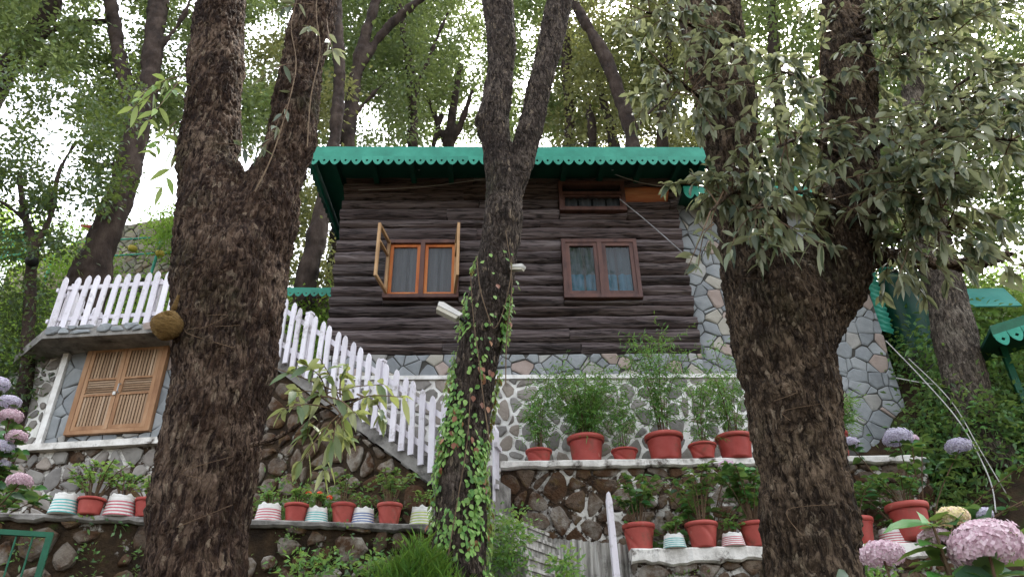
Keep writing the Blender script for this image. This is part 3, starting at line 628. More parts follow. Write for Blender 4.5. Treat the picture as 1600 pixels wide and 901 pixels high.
# rubble wall below the store room, and one going left
rw = thing('rubble_wall', 'rubble wall with white joints below the shuttered store room', 'stone wall', sf.w(0, 0, KZ-.1), sf.yaw)
hb = bandz-.07-(KZ-.1); b = MB(); b.box(-1.3, 2.9, .02, .6, 0, hb); b.build('mortar_bed', M['mosswhite'], rw)
stones(rw, [(-1.3, 0), (2.9, 0), (2.9, hb), (-1.3, hb)],   .26, .2, .04, .03, M['rubble'], y=.02, smooth=1, bulge=.3, mats=[M['rubble'], M['rubble'], M['mossy']])
lwf = Fr(PY(-60, 640, 10.2), PY(68, 640, 9.85), 0)
lw2 = thing('rubble_wall', 'rubble wall with white joints behind the mauve hydrangeas', 'stone wall', lwf.w(0, 0, 4.6), lwf.yaw)
zt = lwf.px(60, 560)[1]-4.6; b = MB(); b.prism([(0, 0), (lwf.L, 0), (lwf.L, zt+.1), (lwf.L*.75, zt), (0, zt-.5)], .02, .5); b.build('mortar_bed', M['whitemortar'], lw2)
stones(lw2, [(0, 0), (lwf.L, 0), (lwf.L, zt+.05), (lwf.L*.7, zt-.02), (0, zt-.5)], .22, .13, .04, .03, M['rubble'], y=.02, smooth=2, bulge=.3)

# ================================================================== stairs + fences
A0 = PY(418, 546, 8.7); B0 = PY(676, 738, 7.8); fa = Fr(A0, B0, 0)
sl_ = (B0.z-A0.z)/fa.L
stair = thing('stone_stair', 'steep concrete stair with rubble side descending beside the cabin', 'stairs', fa.w(0, 0, 3), fa.yaw)
za, zb = A0.z-3, B0.z-3
nst = 11
for i in range(nst):
    x0 = fa.L*i/nst; zt = za + sl_*x0 + .06
    b = MB(); b.box(x0, x0+fa.L/nst+.03, .1, 1.0, zt-.3, zt); b.build('step', M['concrete'], stair)
b = MB(); b.prism([(-.6, za-.17), (-.6, za-.02), (0, za-.02), (fa.L+.05, zb-.02), (fa.L+.05, zb-.17), (0, za-.17)], .02, .1); b.build('stringer', M['concrete'], stair)
b = MB(); b.prism([(-.9, .2), (-.9, za-.17), (0, za-.17), (fa.L, zb-.17), (fa.L, .2)], .09, .98); b.build('side_wall', M['mossbed'], stair)
stones(stair, [(-.9, .3), (-.9, za-.18), (0, za-.18), (fa.L, zb-.18), (fa.L, .3)][::-1], .26, .2, .05, .04, M['mossy'], y=.09, smooth=2, bulge=.5)
# landing and lower flight
b = MB(); b.box(fa.L, fa.L+.5, .05, 1.0, zb-.5, zb+.02); b.build('landing', M['concrete'], stair)
fs = thing('picket_fence', 'white picket fence stepping down beside the stone stair', 'fence', fa.w(0, 0, 3), fa.yaw)
pk2 = picket_mesh(.88, .07); k = 0
for i in range(22):
    x_ = -.05 + i*(fa.L+.1)/20.5; inst(pk2, 'picket', fs, (x_, -.02+rnd.uniform(-.004, .004), za+sl_*x_+rnd.uniform(-.02, .02)), (0, rnd.uniform(-.025, .025), rnd.uniform(-.05, .05)))
for z_ in (.18, .66):
    b = MB(); b.bar((-.1, .012, za-sl_*.1+z_+.03), (fa.L+.12, .012, zb+sl_*.12+z_+.03), .03, .06); b.build('rail', M['white'], fs)
for x_ in (.56, 1.72, fa.L+.1):
    b = MB(); zz_ = za+sl_*x_; b.box(x_-.035, x_+.035, .028, .09, zz_-.1, zz_+.86); b.box(x_-.045, x_+.045, .018, .1, zz_+.86, zz_+.89); b.build('post', M['white'], fs)
# fence running back towards the terrace
gA = PY(776, 783, 8.0); 
fg = thing('picket_fence', 'narrow white picket fence at the end of the red pot terrace', 'fence', (gA.x-.03, gA.y, gA.z), math.radians(88))
for i in range(8): inst(pk2, 'picket', fg, (i*.12, 0, i*.03), (0, 0, 0))
for z_ in (.15, .62):
    b = MB(); b.bar((-.05, -.03, z_), (.9, -.03, z_+.24), .03, .05); b.build('rail', M['white'], fg)
# lower flight: risers facing right, climbing to the left
q0 = PY(772, 802, 7.3)
fl = thing('concrete_stair', 'short streaked concrete steps beneath the ivy covered trunk', 'stairs', (q0.x, q0.y, 1.8), math.radians(-29))
for i in range(8):
    zt = q0.z-1.8-.135*i+.02; b = MB(); b.box(-.7, .085*i, -.03*i*0, 1.15, max(zt-.6, 0), zt); b.box(-.7, .085*i+.02, .004, 1.148, zt-.03, zt+.003); b.build('step', M['streak'], fl)
ps = Fr(PY(850, 870, 8.28), PY(985, 870, 8.42), 0)
pa = thing('parapet', 'streaky white stained concrete parapet beside the steps', 'parapet', ps.w(0, 0, 2.0), ps.yaw)
zl, zr = ps.px(852, 839)[1]-2, ps.px(965, 851)[1]-2
V = []; nn = 40
for i in range(nn+1):
    x_ = (ps.L+.1)*i/nn; y_ = .02*math.sin(i*1.9)+.012*math.sin(i*.8); zt = zl+(zr-zl)*i/nn+rnd.uniform(-.008, .008)
    V += [(x_, y_, 0), (x_, y_, zt), (x_, .3, zt), (x_, .3, 0)]
mesh('parapet', V, [(4*i+j, 4*i+4+j, 4*i+5+j, 4*i+1+j) for i in range(nn) for j in (0, 1, 2)] + [(0, 1, 2, 3), (4*nn+3, 4*nn+2, 4*nn+1, 4*nn)], M['streak'], pa)
pp = PY(966, 905, 7.7); pt = PY(960, 770, 7.75)
b = MB(); hh = pt.z-1.9; b.prism([(-.038, 0), (.038, 0), (.03, hh-.1), (.014, hh-.02), (0, hh), (-.014, hh-.02), (-.03, hh-.1)], -.02, .02)
o = b.build('gate_post', M['white']); o.location = (pp.x, 7.7, 1.9); o.rotation_euler = (0, math.radians(-1), .3); tag(o, 'lone flaking white pointed post beside the red swirled pots', 'post')

# ================================================================== TREES
def blob(tubes, voxel):
    b = MB()
    for P, R in tubes:
        Q = catmull([tuple(p)+(r,) for p, r in zip(P, R)], 6); b.tube([q[:3] for q in Q], [float(q[3]) for q in Q], 20)
    o = b.build('tmp', M['bark1']); md = o.modifiers.new('r', 'REMESH'); md.mode = 'VOXEL'; md.voxel_size = voxel
    s = o.modifiers.new('s', 'SMOOTH'); s.factor = .5; s.iterations = 8
    me = bpy.data.meshes.new_from_object(o.evaluated_get(bpy.context.evaluated_depsgraph_get())); bpy.data.objects.remove(o); return me
def trunk(name, tubes, mat, parent, voxel=.016, amp=.016, lump=.03, seed=0, plate=24):
    me = blob(tubes, voxel); n = len(me.vertices); co = np.empty(n*3); me.vertices.foreach_get('co', co); co = co.reshape(-1, 3)
    no = np.empty(n*3); me.vertex_normals.foreach_get('vector', no); no = no.reshape(-1, 3)
    d = np.empty(n)
    for i in range(n):
        x, y, z_ = co[i]; p = Vector((x+seed, y, z_))
        wv = noise.noise_vector(p*5)*.035
        ds = noise.voronoi(Vector(((x+wv.x)*plate, (y+wv.y)*plate, (z_+wv.z)*plate*.24)))[0]; e = min((ds[1]-ds[0])*2.6, 1)
        d[i] = lump*noise.noise(p*2.2) + .4*lump*noise.noise(p*6) + amp*1.3*(e-.7) + amp*.8*noise.noise(p*32)
    rk = random.Random(int(seed*10)+3)
    for _ in range(9 if voxel < .02 else 3):
        c_ = co[rk.randrange(n)]; rr = np.sqrt((((co-c_)*np.array([1, 1, .8]))**2).sum(1)); s0 = rk.uniform(.05, .09); d += .035*np.exp(-(rr/s0)**2) - .05*np.exp(-(rr/(s0*.42))**2)
    co = co + no*d[:, None]; me.vertices.foreach_set('co', co.ravel()); me.update()
    me.polygons.foreach_set('use_smooth', [True]*len(me.polygons)); me.materials.clear(); me.materials.append(mat); me.name = name
    o = bpy.data.objects.new(name, me); link(o, parent); return o
def trace(pts, Y, dY=0):
    P, R = [], []
    for i, (u, v, wd) in enumerate(pts):
        p = PY(u, v, Y+dY*i/max(len(pts)-1, 1)); P.append(p); R.append(wd/2*mpp(p))
    return P, R
def ext_down(P, R, z, k=1.25):
    p = P[0]; return [Vector((p.x-(P[1].x-p.x)*.4, p.y, z))] + P, [R[0]*k] + R
def root(t, P): return P
def tree(name, label, tubes, mat, **kw):
    # tubes in world coordinates; the empty stands at the foot of the first tube
    P0 = tubes[0][0][0]; t = thing(name, label, 'tree', P0)
    tb = [([Vector(p)-P0 for p in P], R) for P, R in tubes]; trunk('trunk', tb, mat, t, **kw); return t
def ext_up(P, R, dz=2.5):
    d = (P[-1]-P[-2]).normalized(); return P+[P[-1]+d*dz*.5, P[-1]+d*dz], R+[R[-1]*.93, R[-1]*.85]
# big left tree
a = trace([(300, 930, 168), (315, 800, 150), (335, 660, 148), (352, 520, 158), (360, 400, 166), (336, 310, 116), (326, 230, 92), (334, 130, 84), (347, 0, 74)], 4.6)
a = ext_up(*ext_down(*a, 1.0)); a2 = trace([(370, 460, 110), (400, 360, 120), (437, 270, 84), (455, 200, 72), (470, 110, 66), (497, 0, 62)], 4.6); a2 = ext_up(*a2)
t1 = tree('oak_tree', 'massive forked oak with reddish scaly bark beside the store room', [a, a2], M['bark1'], seed=1, amp=.015, lump=.045)
T1 = Vector(t1.location)
a = trace([(714, 905, 94), (718, 820, 82), (724, 700, 75), (740, 600, 68), (758, 500, 68), (778, 400, 62), (788, 310, 60), (778, 240, 46), (771, 185, 50), (783, 100, 43), (778, 0, 50)], 6.7)
a = ext_up(*ext_down(*a, 1.7, 1.3)); a2 = trace([(786, 350, 48), (802, 290, 40), (826, 210, 40), (850, 110, 38), (875, 0, 42)], 6.7); a2 = ext_up(*a2)
a3 = trace([(770, 190, 40), (757, 186, 34), (748, 182, 22)], 6.66)
t2 = tree('oak_tree', 'slender forked oak wrapped in ivy in front of the cabin', [a, a2, a3], M['bark2'], seed=9, amp=.009, lump=.025, plate=22)
a = trace([(1278, 930, 160), (1270, 860, 144), (1258, 760, 138), (1246, 660, 142), (1232, 560, 156), (1222, 480, 170), (1192, 420, 132), (1165, 340, 100), (1148, 250, 88), (1126, 120, 88), (1108, 0, 92)], 4.8)
a = ext_up(*ext_down(*a, 1.05)); a2 = trace([(1245, 560, 100), (1275, 470, 124), (1310, 400, 112), (1326, 320, 98), (1326, 220, 86), (1322, 100, 76), (1320, 0, 68)], 4.8); a2 = ext_up(*a2)
a3 = trace([(1300, 440, 60), (1350, 412, 34), (1400, 402, 26), (1460, 410, 22), (1520, 412, 20), (1580, 396, 16)], 4.85, .4)
t3 = tree('oak_tree', 'thick forked oak with leafy boughs in front of the slate wing', [a, a2, a3], M['bark3'], seed=17, amp=.016, lump=.045)
T3 = Vector(t3.location)
a = trace([(1528, 690, 84), (1512, 620, 68), (1492, 520, 62), (1470, 430, 58), (1452, 350, 52), (1440, 250, 46), (1430, 120, 40)], 9.3); a = ext_up(*ext_down(*a, 4.2))
t4 = tree('oak_tree', 'grey leaning oak trunk on the overgrown slope beside the water tank', [a], M['bark4'], seed=23, amp=.012, voxel=.03)
# background trees: (label, tubes)
BG = []
def bgt(label, tubes, Y, zb, mat='barkbg', dY=0):
    T = []
    for i, pts in enumerate(tubes):
        P, R = trace(pts, Y, dY)
        if i == 0: P, R = ext_down(P, R, zb, 1.15)
        if pts[-1][1] <= 5: P, R = ext_up(P, R, 2)
        T.append((P, R))
    t = tree('oak_tree', label, T, M[mat], voxel=.035, amp=.012, lump=.05, seed=rnd.random()*50, plate=10); BG.append(t); return t
b1 = bgt('dark leaning oak with two stems behind the slab fence', [[(140, 440, 62), (150, 400, 50), (172, 345, 44), (196, 280, 40), (210, 215, 38), (228, 150, 32), (240, 70, 30), (248, 0, 28)], [(205, 240, 30), (200, 150, 24), (184, 70, 22), (172, 0, 20)], [(206, 255, 14), (170, 258, 10), (135, 252, 7), (110, 235, 5)], [(235, 95, 12), (262, 60, 9), (290, 20, 7), (300, -10, 6)]], 11.3, 6.4)
b2 = bgt('thin branching oak rising behind the roof near the reddish oak', [[(540, 290, 26), (545, 200, 22), (556, 120, 20), (570, 60, 18), (588, 0, 14)], [(558, 115, 14), (600, 50, 14), (655, 0, 12)], [(545, 190, 8), (580, 150, 6), (610, 120, 4)]], 14, 7.5)
b3 = bgt('cluster stemmed oak far behind the middle of the roof', [[(700, 300, 22), (702, 220, 18), (708, 170, 12), (720, 100, 9)], [(700, 235, 12), (682, 190, 9), (668, 150, 6)], [(704, 225, 12), (722, 190, 10), (738, 140, 7)], [(680, 300, 14), (678, 230, 10), (690, 180, 8)]], 18, 10)
b4 = bgt('leaning oak trunk behind the roof beside the slate wing', [[(1000, 300, 28), (990, 230, 24), (972, 160, 22), (945, 90, 20), (905, 20, 16), (890, -10, 14)], [(985, 215, 8), (1020, 170, 6), (1050, 150, 4)]], 13.5, 7.2)
b5 = bgt('dark oak trunk with short stems behind the roof', [[(965, 300, 22), (958, 220, 19), (945, 165, 14), (930, 110, 9)], [(925, 290, 16), (925, 200, 14), (918, 160, 10)]], 15.5, 8.5)
b6 = bgt('dark trunk standing behind the left cabin corner', [[(470, 520, 40), (480, 440, 34), (494, 370, 30), (505, 320, 26), (520, 240, 22), (530, 120, 18), (526, 0, 16)]], 12.2, 6.2)
b7 = bgt('thin oak behind the ivy trunk above the roof', [[(880, 300, 18), (890, 200, 16), (886, 100, 18), (884, 40, 14), (880, 0, 12)]], 16.5, 9.5)
b8 = bgt('crooked branching oak at the top beyond the small leafy tree', [[(-60, 330, 50), (-40, 200, 44), (10, 110, 34), (50, 60, 30), (80, 10, 26), (90, -20, 24)], [(40, 75, 16), (100, 40, 12), (168, 34, 9)], [(20, 100, 12), (60, 110, 9), (110, 62, 7)]], 11.8, 7)
b9 = bgt('slender dark stems between boughs of the thick forked oak', [[(1225, 420, 26), (1232, 330, 24), (1222, 200, 20), (1210, 90, 18), (1205, 0, 16)]], 12.6, 7.2)
b10 = bgt('slim oak stem above the middle of the roof', [[(640, 300, 20), (645, 200, 16), (640, 110, 14), (622, 0, 10)], [(643, 160, 8), (670, 90, 7), (700, 20, 5)]], 15.5, 9)
b11 = bgt('slim oak stem above the roof near the slate wing', [[(1040, 300, 22), (1035, 180, 18), (1046, 80, 15), (1040, 0, 12)], [(1036, 150, 8), (1000, 90, 6), (975, 30, 5)]], 15, 8.8)
# ---- crowns of the background trees
def crown(t, cs, rad, per, mat, L=.15, near=False, Wf=.52, nm='crown'):
    cs = np.asarray(cs); rad = rad*nr.uniform(.55, 1.25, len(cs)); C, D = clumps(cs, rad, per)
    o = leaf_mesh(nm, inv(t, C), D, L*nr.uniform(.55, 1.2, len(C)), L*Wf*nr.uniform(.8, 1.2, len(C)), mat, t, near, .08)
    k = len(o.data.vertices)//len(C); q = .65*nr.random(len(cs)).repeat(per)+.35*nr.random(len(C)); o.data.attributes['rnd'].data.foreach_set('value', q.repeat(k).astype(np.float32)); return o  # clump tones put light and dark masses into the leaf colour
crown(b1, region(445, 130, 420, -130, 240, 11.5, 14.2, .03, 1), .34, 46, M['canopy'])
crown(b8, region(445, -160, 170, -130, 110, 10.5, 14, .06, 2), .36, 46, M['canopy'])
crown(b2, region(567, 430, 660, -140, 225, 14.3, 17.5, -.22, 3), .4, 50, M['canopy'], .16)
crown(b3, region(567, 600, 790, -140, 215, 18.2, 21.5, -.08, 4, 45), .42, 50, M['canopy'], .17)
crown(b7, region(432, 780, 930, -140, 225, 16.8, 19.5, -.15, 5, 50), .42, 50, M['canopy'], .17)
crown(b4, region(405, 900, 1120, -140, 200, 13.9, 16.8, -.1, 6, 50), .38, 46, M['canopyY'], .15)
crown(b5, region(351, 860, 1120, 40, 240, 15.8, 19, .0, 7, 50), .42, 46, M['canopyY'], .17)
crown(b10, region(260, 540, 720, -140, 160, 15.8, 19, -.1, 21, 50), .4, 46, M['canopy'], .16)
crown(b11, region(230, 960, 1130, -140, 200, 15.3, 18, -.1, 22, 50), .4, 46, M['canopy'], .16)
crown(b6, region(229, 380, 540, 60, 440, 12.5, 15, .0, 8, 60), .36, 46, M['canopyY'], .14)
crown(b9, region(737, 1130, 1450, -140, 330, 11.5, 15, -.4, 9, 60), .38, 48, M['canopy'], .15)
crown(t4, region(972, 1360, 1720, -140, 380, 8.8, 13, -.4, 10, 60), .3, 46, M['canopy'], .13)
# oak added unseen behind the viewer so the panes have foliage to reflect
zb_ = H(1.5, -6); P0 = Vector((1.5, -6, zb_-.2)); tb = thing('oak_tree', 'unseen tall oak added behind the viewer for the window to reflect', 'tree', P0)
trunk('trunk', [([Vector((0, 0, 0)), Vector((.1, 0, 5)), Vector((.3, .1, 10)), Vector((.2, 0, 16))], [.4, .32, .25, .12]), ([Vector((.2, 0, 8)), Vector((1.2, .4, 12)), Vector((2, .5, 15))], [.18, .12, .06])], M['barkbg'], tb, voxel=.05, amp=.01, plate=10)
cs_ = np.array([(rnd.gauss(0, 2.0), rnd.gauss(0, 1.2), rnd.uniform(11, 19)) for _ in range(200)]); C, D = clumps(cs_, .42, 40)
leaf_mesh('crown', C, D, .17*nr.uniform(.6, 1.2, len(C)), .09, M['canopy'], tb)
# small leafy tree at the far left
a = trace([(40, 600, 22), (44, 520, 20), (48, 430, 18), (52, 385, 16), (38, 330, 12), (30, 270, 9)], 9.9); a = ext_down(*a, 5.0)
a2 = trace([(52, 390, 13), (78, 340, 10), (92, 270, 8), (120, 220, 6)], 9.9); a3 = trace([(44, 350, 8), (10, 320, 6), (-30, 300, 5)], 9.9)
ts = tree('small_tree', 'small dark leafy tree overhanging the slab fence end', [a, a2, a3], M['barkbg'], voxel=.025, amp=.005, lump=.02)
crown(ts, region(150, -110, 215, 95, 330, 9.2, 10.8, -.05, 11, 60), .26, 46, M['darkleaf'], .11)
crown(ts, region(60, -80, 110, 300, 400, 9.4, 10.4, 0, 12, 40), .2, 36, M['darkleaf'], .1)
p = PY(50, 408, 9.7); b = MB(); b.lathe([(.001, -.09), (.06, -.08), (.095, -.03), (.1, .0), (.09, .05), (.05, .085), (.02, .095), (.018, .13)], 20)
o = b.build('hanging_ball', M['black'], None, True); o.location = p; tag(o, 'dark round ball hanging on the small leafy tree', 'ball')

# ---- oak sprays (near leaves)
def spray(t, paths, nleaf, L, mat, name='leafy_bough', Wf=.34, spread=.16, droop=.45, twr=.006):
    """paths: list of world polylines; leaves sit in whorls along each path"""
    b = MB(); C = []; D = []; inv_ = np.array(t.location)
    for P in paths:
        Q = catmull([np.array(p)-inv_ for p in P], 5); m_ = len(Q)
        b.tube([tuple(q) for q in Q], [twr*(1-.7*i/m_) for i in range(m_)], 5)
        for k in range(nleaf):
            s_ = rnd.uniform(.25, 1)**.7; i = min(int(s_*(m_-1)), m_-2); q = Q[i]+(Q[i+1]-Q[i])*rnd.random(); tg = Q[i+1]-Q[i]; tg = tg/np.linalg.norm(tg)
            C.append(q); D.append(tg*.7+nr.normal(size=3)*.75+np.array([0, 0, -.25]))
    o = b.build(name, M['twig'], t)
    leaf_mesh('leaves', C, D, L*nr.uniform(.65, 1.2, len(C)), L*Wf*nr.uniform(.8, 1.2, len(C)), mat, o, True, droop); return o
def twig(u0, v0, Y0, u1, v1, Y1, sag=.06):
    A, B = PY(u0, v0, Y0), PY(u1, v1, Y1); m_ = (A+B)/2+Vector((rnd.uniform(-.04, .04), rnd.uniform(-.04, .04), sag)); return [A, m_, B]
# right oak: boughs fanning over the upper right
bo = [[(1150, 190, 4.75), (1090, 150, 4.3), (1030, 100, 4.0)], [(1180, 330, 4.7), (1150, 300, 4.4), (1110, 330, 4.1)],
      [(1320, 330, 4.7), (1250, 300, 4.3), (1170, 330, 4.0)], [(1320, 250, 4.7), (1265, 215, 4.3), (1215, 230, 4.0)], [(1316, 130, 4.7), (1260, 120, 4.3), (1210, 110, 4.0)], [(1400, 300, 4.4), (1440, 280, 4.2), (1500, 270, 4.0)], [(1330, 300, 4.7), (1400, 240, 4.3), (1460, 250, 4.0)],
      [(1330, 340, 4.7), (1400, 300, 4.4), (1480, 330, 4.2)], [(1330, 260, 4.7), (1430, 190, 4.5), (1530, 112, 4.4), (1620, 100, 4.3)], [(1320, 150, 4.7), (1400, 90, 4.4), (1490, 60, 4.2)],
      [(1312, 40, 4.7), (1390, 10, 4.4), (1480, -30, 4.2)], [(1330, 380, 4.7), (1420, 370, 4.5), (1500, 350, 4.3)], [(1430, 190, 4.5), (1500, 210, 4.3), (1590, 220, 4.1)], [(1480, 150, 4.45), (1540, 160, 4.2), (1610, 170, 4.0)],
      [(1320, 60, 4.7), (1400, 40, 4.3), (1520, 20, 4.1)], [(1110, 60, 4.75), (1060, 30, 4.4), (1010, 20, 4.2)]]
for i, bp_ in enumerate(bo):
    P = [PY(*p) for p in bp_]
    b = MB(); Q = catmull([np.array(p)-np.array(T3) for p in P], 6); b.tube([tuple(q) for q in Q], [.022*(1-.65*k/len(Q)) for k in range(len(Q))], 7); b.build('bough', M['bark3'], t3)
    paths = []
    for k in range(23):
        s_ = rnd.uniform(.25, 1); j = min(int(s_*(len(Q)-1)), len(Q)-1); q = Vector(Q[j])+T3
        e = q+Vector((rnd.gauss(0, .27), rnd.gauss(-.05, .22), rnd.gauss(-.08, .2))); paths.append([q, (q+e)/2+Vector((0, 0, .05)), e])
    spray(t3, paths, 17, .104, M['oak'], 'leaf_spray', Wf=.42)
# hanging sprays below the canopy edge
spray(t3, [twig(1180, 330, 4.3, 1170+30*i, 375+10*(i % 3), 4.0, .03) for i in range(-1, 5)], 9, .13, M['oak'], 'leaf_spray')
spray(t3, [twig(1130, 300, 4.2, 1110, 390, 4.1, .02), twig(1110, 330, 4.1, 1070, 430, 4.0, .02), twig(1115, 350, 4.1, 1090, 420, 4.1)], 6, .12, M['oak'], 'leaf_spray')
spray(t3, [twig(1420, 370, 4.5, 1400+40*i, 420+rnd.uniform(-10, 25), 4.3, .04) for i in range(5)], 6, .12, M['oak'], 'leaf_spray')
# left oak sprays
spray(t1, [twig(285, 120, 4.5, 215, 150, 4.2), twig(285, 130, 4.5, 200, 175, 4.2), twig(275, 190, 4.5, 240, 240, 4.3), twig(272, 200, 4.5, 250, 300, 4.3, .02), twig(285, 120, 4.5, 230, 190, 4.1)], 9, .13, M['oakgreen'], 'leaf_spray')
spray(t1, [twig(500, 60, 4.5, 480, 40, 4.2), twig(510, 30, 4.5, 520, 80, 4.2, .0), twig(470, 100, 4.5, 400, 130, 4.2), twig(500, 10, 4.5, 420, 20, 4.2), twig(475, 130, 4.5, 430, 200, 4.3, 0)], 7, .12, M['oak'], 'leaf_spray')
spray(t1, [twig(330, 225, 4.4, 385, 235, 4.3)], 6, .11, M['oak'], 'leaf_spray'); spray(t1, [twig(440, 200, 4.5, 400, 240, 4.3)], 6, .11, M['oak'], 'leaf_spray')
A = PY(392, 695, 4.45); mid = [A, PY(440, 680, 4.3), PY(500, 640, 4.15), PY(560, 622, 4.1)]
b = MB(); Q = catmull([np.array(p)-np.array(T1) for p in mid], 6); b.tube([tuple(q) for q in Q], [.016*(1-.6*k/len(Q)) for k in range(len(Q))], 7); b.build('bough', M['bark1'], t1)
pts_ = [(470, 565), (430, 575), (500, 560), (545, 570), (600, 600), (560, 650), (520, 690), (480, 680), (540, 690), (470, 720), (600, 660), (440, 640), (630, 620), (505, 735), (455, 610)]
spray(t1, [twig(rnd.uniform(480, 560), rnd.uniform(615, 640), 4.15, u, v, 4.05+rnd.uniform(-.1, .1), .03) for u, v in pts_], 9, .11, M['oakmid'], 'leaf_spray', Wf=.4)
# old vines and fibres on the trunks
def vine(t, pts, Y, r, mat='vine', nm='vine_stem'):
    b = MB(); Q = catmull([tuple(PY(u, v, Y)-Vector(t.location)) for u, v in pts], 6); b.tube([tuple(q) for q in Q], [r*(1-.4*k/len(Q)) for k in range(len(Q))], 6); return b.build(nm, M[mat], t)
vine(t2, [(745, 400), (750, 450), (765, 500), (773, 512), (785, 490), (797, 440), (800, 400)], 6.42, .006); vine(t2, [(765, 690), (755, 620), (748, 560), (740, 500), (735, 430)], 6.42, .006)
vine(t2, [(790, 600), (792, 520), (800, 440), (790, 360)], 6.43, .006); vine(t2, [(700, 870), (715, 780), (730, 690), (735, 610)], 6.42, .006)
vine(t1, [(398, 300), (430, 230), (462, 110), (455, 40), (470, -20)], 4.28, .006); vine(t1, [(480, 230), (486, 150), (500, 80), (494, 20), (498, -20)], 4.4, .006)
vine(t1, [(268, 480), (290, 430), (300, 380)], 4.3, .004)
for k in range(5):
    u, v = rnd.uniform(270, 420), rnd.uniform(330, 860); c = 310+(900-v)*.08
    vine(t1, [(c+rnd.uniform(-55, 55), v), (c+rnd.uniform(-60, 60), v-rnd.uniform(10, 40)), (c+rnd.uniform(-60, 60), v-rnd.uniform(20, 60))], 4.26, .0025, 'twig', nm='rootlet')
for k in range(5):
    v = rnd.uniform(430, 880); c = 1228+(v-560)*.12
    vine(t3, [(c+rnd.uniform(-55, 55), v), (c+rnd.uniform(-60, 60), v-rnd.uniform(5, 40)), (c+rnd.uniform(-60, 60), v-rnd.uniform(0, 60))], 4.47, .0025, 'twig', nm='rootlet')
# ivy on the middle trunk
iv = thing('ivy', 'green ivy climbing the slender forked trunk', 'ivy', (t2.location[0], t2.location[1]-.35, 1.9))
tm = next(c for c in t2.children if c.name.startswith('trunk')).data
co_ = np.empty(len(tm.vertices)*3); tm.vertices.foreach_get('co', co_); co_ = co_.reshape(-1, 3)+np.array(t2.location)
no_ = np.empty(len(tm.vertices)*3); tm.vertex_normals.foreach_get('vector', no_); no_ = no_.reshape(-1, 3)
def hw(i):
    x, y, z_ = co_[i]; side = no_[i][0]; zt = z_
    f = 1.5*noise.noise((x*6+20, y*6, z_*1.6)); 
    lim = 3.75 + 2.0*max(0, -side*1.2+.1) + .9*max(0, side) + f*.9
    dens = .05 if zt > lim else .3+f*1.1 + (.4 if 3.0 < zt < 3.9 else 0)
    if zt > 5.9: return 0
    return max(dens, 0) if no_[i][1] < .55 else .1
cand = nr.permutation(len(co_)); C = []; Nn = []; Dd = []; dry = []
for i in cand:
    if len(C) > 3000: break
    if rnd.random() < hw(i)*.5:
        C.append(co_[i]+no_[i]*rnd.uniform(.015, .05)); Nn.append(no_[i]); Dd.append(np.array([rnd.gauss(0, .45), 0, -1])+no_[i]*.25); dry.append(rnd.random() < .03+.2*(abs(co_[i][2]-4.3) < .35 and no_[i][0] > .1))
C = np.array(C); Nn = np.array(Nn); Dd = np.array(Dd); dry = np.array(dry); o0 = np.array(iv.location)
leaf_mesh('leaves', C[~dry]-o0, Dd[~dry], nr.uniform(.026, .062, (~dry).sum()), nr.uniform(.022, .05, (~dry).sum()), M['ivy'], iv, True, .15, Nn[~dry])
leaf_mesh('dry_leaves', C[dry]-o0, Dd[dry], .06, .05, M['ivydry'], iv, True, .2, Nn[dry])

# weaver nest
pn = PY(262, 508, 4.28); s_ = mpp(pn)
b = MB(); R_ = 26*s_
def nf(a, z_, i): return .006*noise.noise((math.cos(a)*4, math.sin(a)*4, z_*40)) + .003*math.sin(z_*420+3*math.sin(a*3))
prof = [(R_*math.sin(math.pi*t)**.75*(1-.12*t)+.002, -R_+R_*2*t) for t in [i/26 for i in range(27)]] + [(.018, R_*1.15), (.012, R_*1.6), (.008, R_*2.1)]
b.lathe(prof, 48, nf)
hd = Vector((.22, -.85, .55)).normalized()
for i, v in enumerate(b.V):
    q = Vector(v); c = q.normalized().dot(hd)
    if c > .962 and q.length < R_*1.3: b.V[i] = tuple(q*(.35 if c > .972 else .8))
o = b.build('bird_nest', M['nest'], None, True); o.location = pn; o.rotation_euler = (0, .12, 0); tag(o, 'gourd shaped woven nest with a dark hole beside the massive oak', 'nest')
# flood lamps on the ivy trunk
def flood(u, v, Y, yaw, lab, s=1.0, tilt=.35):
    P = PY(u, v, Y); t = thing('flood_lamp', lab, 'lamp', P, yaw)
    T = Matrix.Rotation(tilt, 4, 'Y')
    b = MB(); b.prism([(-.15*s, -.0), (.14*s, -.0), (.16*s, .05*s), (-.11*s, .07*s), (-.16*s, .05*s)], -.06*s, .06*s); b.V = [tuple(T @ Vector(q)) for q in b.V]; b.build('housing', M['bwhite'], t)
    b = MB(); b.prism([(-.14*s, -.05*s), (.12*s, -.045*s), (.13*s, -.002), (-.145*s, -.002)], -.052*s, .052*s); b.V = [tuple(T @ Vector(q)) for q in b.V]; b.build('diffuser', M['lampglass'], t)
    b = MB(); b.bar(T @ Vector((.12*s, 0, .02)), T @ Vector((.3*s, .1, .02)), .03, .03); b.build('bracket', M['black'], t)
flood(701, 489, 6.45, .1, 'white slanted flood lamp on the ivy trunk below the open window', .85, .5)
flood(808, 419, 6.55, 2.6, 'small white flood lamp on the ivy trunk facing the closed window', .55, -.3)

